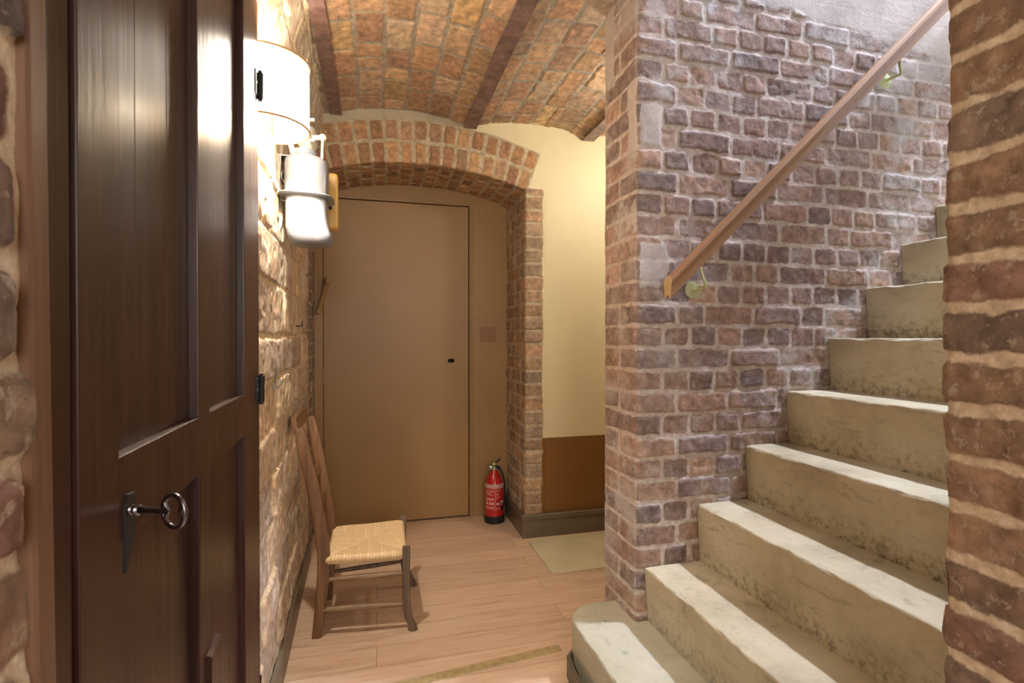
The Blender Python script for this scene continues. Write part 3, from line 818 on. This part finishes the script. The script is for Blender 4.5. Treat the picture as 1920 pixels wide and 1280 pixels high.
# frame moulding lines to the right of the leaf
mb = MB(); mb.box(.590, .603, YD - .008, YD + .002, 0, 2.022, bev=.002); mb.box(-.345, .590, YD - .008, YD + .002, 2.018, 2.030, bev=.002); mb.box(-.36, -.313, YD - .010, YD + .002, 0, 2.03, bev=.003)
bmesh.ops.translate(mb.bm, vec=(-.14, -YD, 0), verts=mb.bm.verts[:]); mb.build('door_stop', M_brown, d1)
# dark gap around the leaf
mb = MB(); mb.box(-.312, .588, YD + .038, YD + .042, 0, 2.019)
bmesh.ops.translate(mb.bm, vec=(-.14, -YD, 0), verts=mb.bm.verts[:]); mb.build('door_rebate', M_gap, d1)
# lock hole
c = rel((.468, YD + .0015, 1.019)); mb = MB()
mb.loft([[c + Vector((.021 * math.copysign(abs(math.cos(t)) ** .7, math.cos(t)), y, .012 * math.copysign(abs(math.sin(t)) ** .7, math.sin(t)))) for t in [2 * PI * k / 24 for k in range(24)]] for y in (0, -.0012)])
mb.build('lock_hole', M_hole, leaf)
mb = MB(); mb.tube([c + Vector((.0225 * math.copysign(abs(math.cos(t)) ** .7, math.cos(t)), -.0005, .0135 * math.copysign(abs(math.sin(t)) ** .7, math.sin(t)))) for t in [2 * PI * k / 24 for k in range(24)]], .0018, 6, closed=True)
mb.build('lock_hole_rim', M_brown, leaf)
# hinges
for z in (.934, .22, 1.80):
    mb = MB(); mb.tube([rel((-.309, YD - .006, z - .045)), rel((-.309, YD - .006, z + .045))], .007, 14); mb.tube([rel((-.309, YD - .006, z - .050)), rel((-.309, YD - .006, z + .050))], .0045, 12)
    mb.build('hinge', M_brown, leaf)
# spring closer
a = rel((-.278, YD - .022, 1.525)); b = rel((-.336, YD - .030, 1.312)); mb = MB()
dd = (b - a); L = dd.length; dn = dd.normalized(); n = 640
q0 = dn.orthogonal().normalized(); q1 = dn.cross(q0); pts = []
turns = 34
for k in range(n + 1):
    t = k / n; th = t * turns * 2 * PI; pts.append(a + dd * (.14 + t * .72) + (q0 * math.cos(th) + q1 * math.sin(th)) * .0130)
mb.tube(pts, .0027, 6)
mb.tube([a + dd * .12, a + dd * .88], .0100, 10)
sp = mb.build('spring_closer', M_brown, leaf)
mb = MB()
for p, q in ((a - dn * .002, a + dd * .15), (b + dn * .002, b - dd * .15)):
    mb.tube([p, p.lerp(q, .1), p.lerp(q, .5), p.lerp(q, .9), q], [.009, .015, .017, .015, .011], 14)
mb.tube([a + Vector((0, .022, 0)), a], .006, 10); mb.tube([b + Vector((0, .028, 0)), b], .006, 10)
mb.build('closer_cap', M_brown, sp)
# light switch
sw = empty('light_switch', (.71, YD, 1.189), 'brown painted-over rocker light switch on the panel beside the brown door', 'light switch')
MB().box(-.048, .048, -.010, 0, -.046, .046, bev=.003).build('switch_plate', M_switch, sw)
MB().box(-.024, .024, -.014, -.009, -.024, .024, bev=.001).build('switch_surround', M_switch, sw)
MB().box(-.006, .022, -.020, -.012, -.020, .004, bev=.002, M=Matrix.Rotation(.08, 4, 'X')).build('rocker', M_switch, sw)

# ------------------------------------------------------------------ fire extinguisher
fe = empty('fire_extinguisher', (.727, 3.185, 0), 'small red fire extinguisher standing on the floor beside the brown door', 'fire extinguisher')
R = .060
MB().lathe([(R - .004, .018), (R, .024), (R, .225), (R - .001, .235), (R - .007, .255), (R - .018, .283), (R - .032, .305), (.020, .320), (.016, .327), (.0, .328)], n=48).build('cylinder', M_red, fe)
MB().lathe([(.05, 0), (R + .003, 0), (R + .0045, .004), (R + .0045, .042), (R + .001, .046), (R - .002, .046)], n=48).build('base_ring', M_black, fe)
MB().lathe([(R + .0003, .222), (R + .0012, .2225), (R + .0012, .2475), (R - .0035, .2478)], n=48, cap=False).build('tape_band', M_tape, fe)
MB().lathe([(.0, .322), (.014, .322), (.015, .335), (.010, .340), (.010, .350), (.0, .350)], n=20).build('valve', M_brass, fe)
mb = MB(); mb.box(-.020, .042, -.009, .009, -.004, .005, bev=.003, M=Matrix.Translation((0, 0, .352)) @ Matrix.Rotation(.30, 4, 'Y'))
mb.build('carry_handle', M_black, fe)
mb = MB(); mb.tube([(-.018, 0, .352), (0, 0, .366), (.025, -.002, .384), (.040, -.004, .396)], 1, 10, sq=(.010, .0035, (0, 0, 1))); mb.build('squeeze_lever', M_black, fe)
MB().lathe([(0, 0), (.0125, 0), (.0135, .003), (.0135, .009), (.011, .011), (0, .011)], n=20, M=Matrix.Translation((-.028, -.012, .345)) @ rotz_to((-.3, -1, .1))).build('pressure_gauge', M_steel, fe)
MB().box(-.012, .010, -.013, -.011, -.008, .008, bev=.0008, M=Matrix.Translation((-.004, 0, .366)) @ Matrix.Rotation(-.5, 4, 'Y')).build('safety_tag', M_lime, fe)
mb = MB(); mb.tube([(.012, -.004, .338), (.030, -.004, .336), (.046, -.006, .318), (.056, -.010, .285), (.064, -.012, .245), (.0665, -.014, .20), (.0665, -.014, .13), (.0665, -.014, .10)], [.006] * 7 + [.008], 10)
mb.build('hose', M_black, fe)
# label printing: rows of blocks wrapped on the cylinder, facing the corridor
def wrap(mb, a0, a1, z0, z1, r=R + .0006):
    n = max(2, int((a1 - a0) / 4)); th0 = math.radians(a0); th1 = math.radians(a1)
    ring = lambda th: [Vector((rr * math.cos(th), rr * math.sin(th), z)) for rr, z in ((r - .001, z0), (r, z0), (r, z1), (r - .001, z1))]
    mb.loft([ring(th0 + (th1 - th0) * k / n) for k in range(n + 1)])
mb = MB(); F0 = 200
def dash(a0, a1, z, h_=.003): wrap(mb, F0 + a0, F0 + a1, z, z + h_)
dash(0, 100, .213, .0012); dash(0, 62, .197, .0012); dash(0, 100, .092, .0012); wrap(mb, F0 + 61, F0 + 62.2, .093, .213); wrap(mb, F0, F0 + 1.2, .093, .213)
rr = random.Random(4)
for z, spans in ((.204, ((6, 56), (70, 90))), (.189, ((4, 36), (68, 84))), (.180, ((4, 50), (68, 88))), (.166, ((66, 92),)), (.158, ((4, 56),)), (.152, ((4, 56), (72, 82))), (.146, ((4, 48),)), (.104, ((4, 58),)), (.098, ((4, 50), (68, 96)))):
    for s0, s1 in spans:
        x = s0
        while x < s1: ww = rr.uniform(2.5, 8); dash(x, min(s1, x + ww), z, .0032); x += ww + 1.6
for s0 in (4, 24, 42): dash(s0, s0 + 12, .120, .016)
wrap(mb, F0 + 67, F0 + 90, .122, .126); wrap(mb, F0 + 72, F0 + 84, .118, .134); wrap(mb, F0 + 96, F0 + 124, .116, .142)
mb.build('label_print', M_print, fe)
mb = MB(); wrap(mb, F0 + 100, F0 + 120, .120, .130, R + .0012); wrap(mb, F0 + 98, F0 + 122, .085, .110, R + .0012); mb.build('label_black_block', M_black, fe)

# ------------------------------------------------------------------ door mat
mt = MB(); n = 10
def rrect(x0, x1, y0, y1, r, n=8):
    P = []
    for cx, cy, a0 in ((x1 - r, y1 - r, 0), (x0 + r, y1 - r, 90), (x0 + r, y0 + r, 180), (x1 - r, y0 + r, 270)):
        for k in range(n + 1): a = math.radians(a0 + 90 * k / n); P.append((cx + r * math.cos(a), cy + r * math.sin(a)))
    return P
P = rrect(.838, 1.55, 2.385, 2.815, .04); Q = rrect(.841, 1.547, 2.388, 2.812, .038)
mt.loft([[Vector((x, y, 0.0)) for x, y in P], [Vector((x, y, .006)) for x, y in P], [Vector((x, y, .0085)) for x, y in Q]])
tag(mt.build('door_mat', M_mat), 'beige ribbed door mat lying in the side passage beyond the brick pier', 'door mat')

# ------------------------------------------------------------------ dark panelled door in the left wall: door_2
d2 = empty('door_2', (XL(1.47), 1.47, 0), None, None); tag(d2, kind='structure')
ang = math.atan(.03)
d2.rotation_euler.z = ang                                  # local -y runs back along the leaf, local +x into the room
C3 = 1 / math.cos(ang)
def Y2(y): return (y - 1.47) * C3                           # world y on the leaf plane -> local y
def dbox(y0, y1, x0, x1, z0, z1, bev=.002): return MB().box(x0, x1, Y2(y0), Y2(y1), z0, z1, bev=bev)
leaf2 = dbox(.570, 1.472, -.040, -.016, .015, 2.045, .001).build('door_leaf', M_door, d2)
def member(name, *a, **k): return dbox(*a, **k).build(name, M_door, leaf2)
member('stile', .570, .655, -.017, .002, .015, 2.045); member('stile', 1.299, 1.474, -.017, .002, .015, 2.045)
member('muntin', .950, 1.015, -.017, .001, 1.037, 1.940); member('muntin', .952, 1.012, -.017, .001, .14, .943)
member('rail', .654, 1.300, -.017, .0015, .942, 1.038); member('rail', .654, 1.300, -.017, .0015, 1.938, 2.045); member('rail', .654, 1.300, -.017, .0015, .015, .142)
rr = random.Random(3)
for z0, z1 in ((1.037, 1.940), (.141, .943)):
    for y0, y1, n in ((.655, .950, 3), (1.015, 1.299, 3)):
        cuts = [y0] + sorted(y0 + (y1 - y0) * (k / n + rr.uniform(-.06, .06)) for k in range(1, n)) + [y1]
        for a_, b_ in zip(cuts, cuts[1:]):
            dbox(a_ + .0002, b_ - .0002, -.017, -.0135 + rr.uniform(-.0004, .0004), z0, z1, .0004).build('panel_board', M_door, leaf2)
# batten at the foot
mb = MB(); mb.loft([[Vector((x, Y2(y), z)) for x, y, z in ((.001, .985, zz), (.010, .985, zz), (.010, 1.045, zz), (.001, 1.045, zz))] for zz in (.15, .625)])
for v in mb.bm.verts:
    if v.co.z > .5: v.co.z += (v.co.y - Y2(1.015)) * .12 - (.004 if v.co.x > .005 else 0)
mb.build('batten', M_door, leaf2)
for z in (1.822, 1.035, .215):
    mb = MB(); yy = Y2(1.464); mb.tube([(.009, yy, z - .034), (.010, yy, z + .034)], .0075, 16); mb.tube([(.009, yy, z - .040), (.009, yy, z + .040)], .005, 12)
    mb.box(-.001, .0045, yy - .034, yy, z - .030, z + .030, bev=.001)
    hg = mb.build('hinge', M_iron, leaf2)
    MB().lathe([(0, 0), (.0035, 0), (.003, .0012), (0, .0016)], n=10, M=Matrix.Translation((.0045, yy - .022, z)) @ rotz_to((1, 0, 0))).build('screw', M_steel, hg)
# escutcheon / lock plate
mb = MB(); esc = [(.664, .905), (.664, .985), (.672, .992), (.690, .990), (.694, .965), (.690, .945), (.680, .925)]
mb.loft([[Vector((x, Y2(y), z)) for y, z in esc] for x in (.001, .0042)]); ep = mb.build('escutcheon', M_iron, leaf2, ang=20)
# frame jambs
mb = MB(); mb.box(-.055, -.002, Y2(.505), Y2(.5665), 0, 2.09, bev=.002); mb.box(-.055, -.002, Y2(.527), Y2(1.476), 2.05, 2.09, bev=.002)
mb.build('door_frame', M_door, d2)
mb = MB(); rings = []
for k in range(25):
    z = 2.10 * k / 24; wv = math.sin(z * 2.3) * .0015 + .018 * (z - 1.17)
    rings.append([Vector((x, Y2(y), z)) for x, y in ((-.03, .494 - wv), (.003, .494 - wv), (.005, .497 - wv), (.005, .519 - wv), (.002, .522 - wv), (-.03, .522 - wv))])
mb.loft(rings); mb.build('architrave', M_trim, d2, ang=30)

# key
key = empty('skeleton_key', (XL(.675), .675, .957), 'old dark steel skeleton key sticking out of the dark wooden door', 'key')
key.rotation_euler = (0, 0, 0)
import_dir = Vector((1, 0, 0))
# aim: shaft from keyhole (px 240,960) to the bow centre (px 325,958)
c_, s_ = math.cos(math.atan(255 / 963)), math.sin(math.atan(255 / 963))
def ray(x, y):
    a = (x - 960) / 963; b = -(y - 640) / 963; P_ = math.atan(8 / 963)
    fy = math.cos(P_) + b * math.sin(P_); fz = -math.sin(P_) + b * math.cos(P_)
    return Vector((s_ * fy + c_ * a, c_ * fy - s_ * a, fz))
hole = Vector((XL(.680) - .004, .680, .9735)); bow = Vector((XL(.68) + .062, .690, .9735 + .0)); 
ro = ray(326, 958); tt = (bow.x) / ro.x; bow = Vector((0, 0, H)) + ro * (abs(bow.x / ro.x)); 
sh = (bow - hole); Ls = sh.length; sdn = sh.normalized()
Mk = Matrix.Translation(hole - Vector(key.location)) @ rotz_to(sdn)
prof = [(.0, -.004), (.0052, -.004), (.0052, .012), (.0058, .0125), (.0058, .016), (.0042, .0175), (.0042, .020), (.0062, .022), (.0062, .025), (.0040, .027), (.0048, .031), (.0036, .035), (.0034, Ls - .018), (.0, Ls - .017)]
MB().lathe([(r_, z_ * 1.0) for r_, z_ in prof], n=20, M=Mk).build('shaft', M_key, key)
# bow: ring with two inward cusps, facing the camera-ish plane containing the shaft and world up
up = Vector((0, 0, 1)); up = (up - sdn * up.dot(sdn)).normalized(); bc_ = bow - Vector(key.location); Rb = .0175
Hk = []
for k in range(72):
    t = 2 * PI * k / 72; ro_ = Rb; 
    Hk.append(bc_ + sdn * math.cos(t) * ro_ * .95 + up * math.sin(t) * ro_)
mb = MB().tube(Hk, .0027, 12, closed=True)
for sgn in (-1, 1):
    b0 = bc_ + sdn * sgn * Rb * .95; tipc = bc_ + sdn * sgn * Rb * .42
    mb.tube([b0, b0.lerp(tipc, .5), tipc], [.0050, .0034, .0012], 12)
    for q in (-1, 1):
        mb.tube([bc_ + sdn * sgn * Rb * .95 * math.cos(.62) + up * q * Rb * math.sin(.62), bc_ + sdn * sgn * Rb * .70 + up * q * Rb * .26, tipc], [.0022, .0026, .0012], 10)
mb.build('bow', M_key, key)

# ------------------------------------------------------------------ left wall fittings
wl = empty('wall_lamp', (XL(1.60) + .001, 1.60, 1.765), 'lit half-round cream wall lamp with tan rims on the left stone wall', 'wall lamp')
r_ = .115
def halfring(r, z, a0=-90, a1=90, n=40): return [Vector((r * math.cos(math.radians(a0 + (a1 - a0) * k / n)) + .0, r * math.sin(math.radians(a0 + (a1 - a0) * k / n)), z)) for k in range(n + 1)]
mb = MB(); o1, o2, i1, i2 = halfring(r_, 0), halfring(r_, .185), halfring(r_ - .0015, 0), halfring(r_ - .0015, .185)
mb.loft([i1, o1, o2, i2, i1], closed=False, cap=False); mb.build('lamp_shade', M_shade, wl)
for z in (0, .185): MB().tube(halfring(r_ + .0006, z), .0032, 8).build('shade_rim', M_shadetrim, wl)
MB().box(-.004, .010, -.035, .035, .06, .15, bev=.003).build('back_plate', M_white, wl)
mb = MB(); mb.tube([(.008, 0, .115), (.040, 0, .155), (.052, .004, .165)], .006, 10); mb.tube([(.052, .004, .165), (.052, .004, .138)], .013, 14); mb.build('bulb_holder', M_white, wl)
# the bulb hangs in front of the holder; the point light sits at its heart
MB().lathe([(.0, -.030), (.010, -.028), (.020, -.018), (.023, -.004), (.018, .012), (.012, .024), (.0, .026)], n=24, M=Matrix.Translation((.052, .004, .115))).build('bulb', M_bulb, wl)

cn = empty('canister_dispenser', (-.232, 1.93, 1.49), 'white plastic canister with metal bracket hung on the left wall beyond the lamp', 'canister')
def supring(cx, cy, rx, ry, z, e=.55, n=40, tx=0, ty=0):
    P = []
    for k in range(n):
        t = 2 * PI * k / n; c1, s1 = math.cos(t), math.sin(t); x = math.copysign(abs(c1) ** e, c1) * rx; y = math.copysign(abs(s1) ** e, s1) * ry
        P.append(Vector((cx + x, cy + y, z + tx * x + ty * y)))
    return P
mb = MB(); mb.loft([supring(.012, 0, .050, .050, .000), supring(.012, 0, .062, .062, .006), supring(.010, 0, .072, .072, .022, tx=-.1), supring(.008, 0, .076, .074, .045, tx=-.15), supring(.002, 0, .070, .070, .075), supring(.0, 0, .068, .068, .11), supring(0, 0, .068, .068, .175)])
mb.build('lower_container', M_white, cn, ang=50)
mb = MB(); mb.loft([supring(0, 0, .070, .070, .165), supring(0, 0, .0715, .070, .235), supring(0, 0, .0715, .069, .272), supring(-.001, 0, .068, .064, .292, .65), supring(-.006, 0, .052, .052, .306, .8), supring(-.008, 0, .040, .040, .313, 1)])
mb.build('upper_hood', M_white, cn, ang=50)
mb = MB(); tk = dict(tx=-.03)
mb.loft([supring(0, 0, .068, .068, .160, **tk), supring(0, 0, .088, .086, .163, **tk), supring(0, 0, .090, .088, .166, **tk), supring(0, 0, .088, .086, .169, **tk), supring(0, 0, .068, .068, .175, **tk)]); mb.build('collar', M_white, cn, ang=60)
MB().lathe([(.0, .305), (.038, .305), (.041, .309), (.041, .325), (.038, .331), (.0, .332)], c=(-.010, 0, 0), n=36).build('lid', M_white, cn)
mb = MB(); mb.lathe([(.018, .330), (.018, .345), (.022, .350), (.022, .372)], c=(-.004, 0, 0), n=24)
mb.lathe([(.0, -.030), (.032, -.030), (.036, -.026), (.036, .010), (.040, .012), (.040, .018), (.030, .020), (.0, .020)], n=32, M=Matrix.Translation((.004, 0, .376)) @ rotz_to((1, -.25, 0)))
mb.box(.010, .030, -.045, -.030, .352, .360, bev=.002); mb.box(.010, .030, -.045, -.030, .424, .432, bev=.002)
mb.build('valve_body', M_beige, cn)
mb = MB(); mb.tube([(.018, -.012, .376), (.050, -.020, .376)], .009, 14); mb.lathe([(0, -.012), (.009, -.010), (.013, 0), (.009, .010), (0, .012)], n=18, M=Matrix.Translation((.054, -.021, .376)))
mb.tube([(.054, -.021, .386), (.052, -.021, .34), (.050, -.021, .285)], [.005, .0045, .0055], 10); mb.build('lever_rod', M_beige, cn)
mb = MB(); mb.box(-.086, -.010, -.030, .030, .300, .304, bev=.001)
P = [(-.082 + .0, 0)]; mb.loft([[Vector((x, y, z)) for y, z in ((-.032, .303), (-.034, .27), (-.024, .245), (.0, .235), (.024, .245), (.034, .27), (.032, .303))] for x in (-.084, -.080)])
mb.tube([(-.080, -.020, .243), (-.050, -.030, .243)], .002, 8)
mb.tube([(-.078, -.034, .240), (-.078, -.036, .222), (-.060, -.040, .195), (-.080, -.036, .165), (-.080, -.030, .148), (-.060, -.030, .146)], .0018, 8)
mb.build('wall_bracket', M_steel, cn)
mb = MB(); mb.tube([(-.062, -.02, .40), (-.050, -.03, .345), (-.040, -.03, .305)], 1, 8, sq=(.009, .003, (0, 1, 0))); mb.build('strap', M_beige, cn)
yb = empty('wall_box', (-.345 + .0, 2.06, 1.58), 'yellow plastic box fixed on the left wall directly behind the white canister', 'box')
MB().box(.000, .206, -.012, .052, 0, .210, bev=.010, seg=3).build('box_body', M_yellow, yb)
mb = MB(); mb.box(.176, .186, -.016, -.010, .070, .082, bev=.001); mb.tube([(.160, -.014, .076), (.178, -.014, .076)], .0018, 8); mb.build('clip', M_iron, yb)
# hook and peg
hk = MB().tube([(0, 0, .0), (.003, 0, .02), (.006, 0, .052), (.007, -.003, .06)], .0022, 8); hk.tube([(0.001, 0, .004), (.012, -.002, -.004), (.018, -.003, .008), (.016, -.003, .024)], .0022, 8)
hk.box(-.004, .002, -.005, .005, -.008, .012, bev=.001)
tag(hk.build('wall_hook', M_steel, loc=(XL(1.695) + .006, 1.695, 1.018)), 'thin grey metal hook on the stone wall between door hinge and chair', 'hook')
pg = MB().tube([(-.004, 0, 0), (.024, 0, 0)], .0022, 8); pg.tube([(.024, 0, -.001), (.024, 0, .022)], .0022, 8)
tag(pg.build('wall_peg', M_iron, loc=(XL(2.36) - .004, 2.36, 1.218)), 'small rusty bent nail in the left wall above the chair', 'nail')

# ------------------------------------------------------------------ rush-seated chair
ch = empty('rush_chair', (-.03, 2.26, 0), 'low brown wooden chair with a woven straw seat against the left wall', 'chair')
co = Vector((-.03, 2.26, 0))
def C(x, y, z): return Vector((x, y, z)) - co
def smooth_path(pts, n=5):
    P = [Vector(p) for p in pts]; out = []
    for i in range(len(P) - 1):
        a = P[max(i - 1, 0)]; b = P[i]; c = P[i + 1]; d_ = P[min(i + 2, len(P) - 1)]
        for k in range(n):
            t = k / n; out.append(.5 * ((2 * b) + (-a + c) * t + (2 * a - 5 * b + 4 * c - d_) * t * t + (-a + 3 * b - 3 * c + d_) * t ** 3))
    out.append(P[-1]); return out
def post(pts, y, wy, wx, scale, mat=M_chair, name='leg'):
    P = smooth_path([C(x, y, z) for x, z in pts]); n = len(P)
    sc = [np.interp(k / (n - 1), [0, .15, .45, .8, 1], scale) for k in range(n)]
    mb = MB().tube(P, [float(s) for s in sc], 16, sq=(wy, wx, (1, 0, 0)))
    return mb.build(name, mat, ch, ang=50)
post([(-.226, 0), (-.204, .19), (-.199, .32), (-.213, .447), (-.243, .616), (-.272, .742), (-.281, .790), (-.288, .822)], 2.12, .014, .0235, [.74, 1, 1.05, .92, .58])
post([(-.212, 0), (-.203, .15), (-.198, .293), (-.211, .437), (-.240, .606), (-.264, .750), (-.281, .822)], 2.42, .014, .0235, [.74, 1, 1.05, .92, .58])
post([(.146, 0), (.124, .055), (.116, .115), (.114, .20), (.115, .336)], 2.078, .0135, .0155, [.92, .9, 1, 1, 1], M_chairg)
post([(.172, 0), (.142, .065), (.124, .13), (.120, .22), (.120, .336)], 2.45, .0135, .0155, [.92, .9, 1, 1, 1], M_chairg)
# crest rail, curved back
def slat(z, h, xoff, bow_, th=.008, name='back_slat'):
    rings = []
    for k in range(21):
        t = k / 20 * 2 - 1; y = 2.27 + t * .155; x = xoff - bow_ * (1 - t * t); hh = h * (1 - .18 * t * t)
        rings.append([C(x - th, y, z - hh * .5), C(x + th, y, z - hh * .5), C(x + th * .9 - .006, y, z + hh * .45), C(x - .006, y, z + hh * .5), C(x - th * .9 - .006, y, z + hh * .45)])
    return MB().loft(rings).build(name, M_chair, ch, ang=40)
slat(.834, .062, -.300, .004, th=.010, name='crest_rail'); slat(.600, .036, -.241, .006); slat(.480, .032, -.219, .006)
def bar(a, b, r, mat=M_chairx, name='stretcher', n=9):
    a, b = Vector(a), Vector(b); mb = MB().tube([C(*(a.lerp(b, k / n))) for k in range(n + 1)], [r * (.78 + .32 * math.sin(PI * k / n)) for k in range(n + 1)], 12)
    return mb.build(name, mat, ch)
bar((-.200, 2.118, .222), (.114, 2.080, .232), .0105); bar((-.209, 2.118, .108), (.116, 2.080, .108), .0115)
bar((-.200, 2.42, .205), (.110, 2.44, .215), .009, M_chairg); bar((-.204, 2.42, .120), (.112, 2.44, .125), .009, M_chairg)
bar((.108, 2.09, .215), (.110, 2.435, .215), .009, M_chairg); bar((-.202, 2.125, .175), (-.202, 2.415, .175), .009, M_chairg)
# rush seat: heightfield with strands square to each rail
def seat():
    cr_ = [(-.190, 2.100), (.118, 2.074), (.122, 2.452), (-.188, 2.440)]     # near rear, near front, far front, far rear
    N_ = 170; ctr = None
    u, v = np.meshgrid(np.linspace(0, 1, N_), np.linspace(0, 1, N_), indexing='ij'); u = u.ravel(); v = v.ravel()
    def bil(u, v):
        p = [np.array(c) for c in cr_]
        return ((1 - u) * (1 - v))[:, None] * p[0] + (u * (1 - v))[:, None] * p[1] + (u * v)[:, None] * p[2] + ((1 - u) * v)[:, None] * p[3]
    # four wedges meeting along a short ridge
    mu = np.minimum(u, 1 - u); mv = np.minimum(v, 1 - v)
    dU = mu / .5; dV = mv / .5
    side = dU < dV                                            # True: wedge at rear/front (strands along x)
    coord = np.where(side, v, u); SN_ = 84
    ph = coord * SN_; fr = np.abs(ph - np.floor(ph) - .5) * 2
    st = np.sqrt(np.clip(1 - fr ** 2, 0, 1))
    wid = (np.floor(ph) + np.where(side, np.where(u < .5, 0, 1000), np.where(v < .5, 2000, 3000))).astype(np.int64)
    sid = ((wid * 7919 + 13) % 97) / 97.0
    seam = np.abs(dU - dV)
    P2 = bil(u, v)
    e = np.minimum(mu * .33, mv * .37)                        # metres from the rim
    z = .318 + st * .0016 - np.exp(-seam / .03) * .0025 - .010 * np.clip(np.minimum(dU, dV), 0, 1) ** .8 * 0 + .0
    roll = np.clip(1 - e / .014, 0, 1); z = z - (1 - np.sqrt(np.clip(1 - roll ** 2, 0, 1))) * .018
    z = z - .010 * sstep(np.minimum(mu, mv), .0, .5) + .004 * np.sin(u * 9) * .3
    idx = np.arange(N_ * N_).reshape(N_, N_)
    # bottom
    top = np.column_stack([P2, z]); rim = np.minimum(mu, mv)
    ub = bil(.5 + (u - .5) * .985, .5 + (v - .5) * .985); bot = np.column_stack([ub, .285 - st * .0012 + (1 - np.sqrt(np.clip(1 - roll ** 2, 0, 1))) * .012 + .004 * 0])
    out = bil(.5 + (u - .5) * 1.012, .5 + (v - .5) * 1.012)
    # rim bulge
    k = np.clip(1 - e / .006, 0, 1)[:, None]; top[:, :2] = top[:, :2] * (1 - k) + out * k + 0
    P_ = np.vstack([top, bot]); n0 = N_ * N_
    q = np.stack([idx[:-1, :-1], idx[1:, :-1], idx[1:, 1:], idx[:-1, 1:]], -1).reshape(-1, 4); qb = q[:, ::-1] + n0
    loop = list(idx[:, 0]) + list(idx[-1, 1:]) + list(idx[-2::-1, -1]) + list(idx[0, -2:0:-1]); m_ = len(loop)
    side_ = [(loop[(k + 1) % m_], loop[k], loop[k] + n0, loop[(k + 1) % m_] + n0) for k in range(m_)]
    me = D.meshes.new('rush_seat'); me.from_pydata(P_.tolist(), [], q.tolist() + qb.tolist() + side_)
    for nm, a in (('strand', st), ('sid', sid)):
        at = me.attributes.new(nm, 'FLOAT', 'POINT'); at.data.foreach_set('value', np.concatenate([a, a]).astype(np.float32))
    me.polygons.foreach_set('use_smooth', [True] * len(me.polygons)); me.materials.append(M_rush)
    me.transform(Matrix.Translation(-co)); link(D.objects.new('rush_seat', me), ch)
seat()
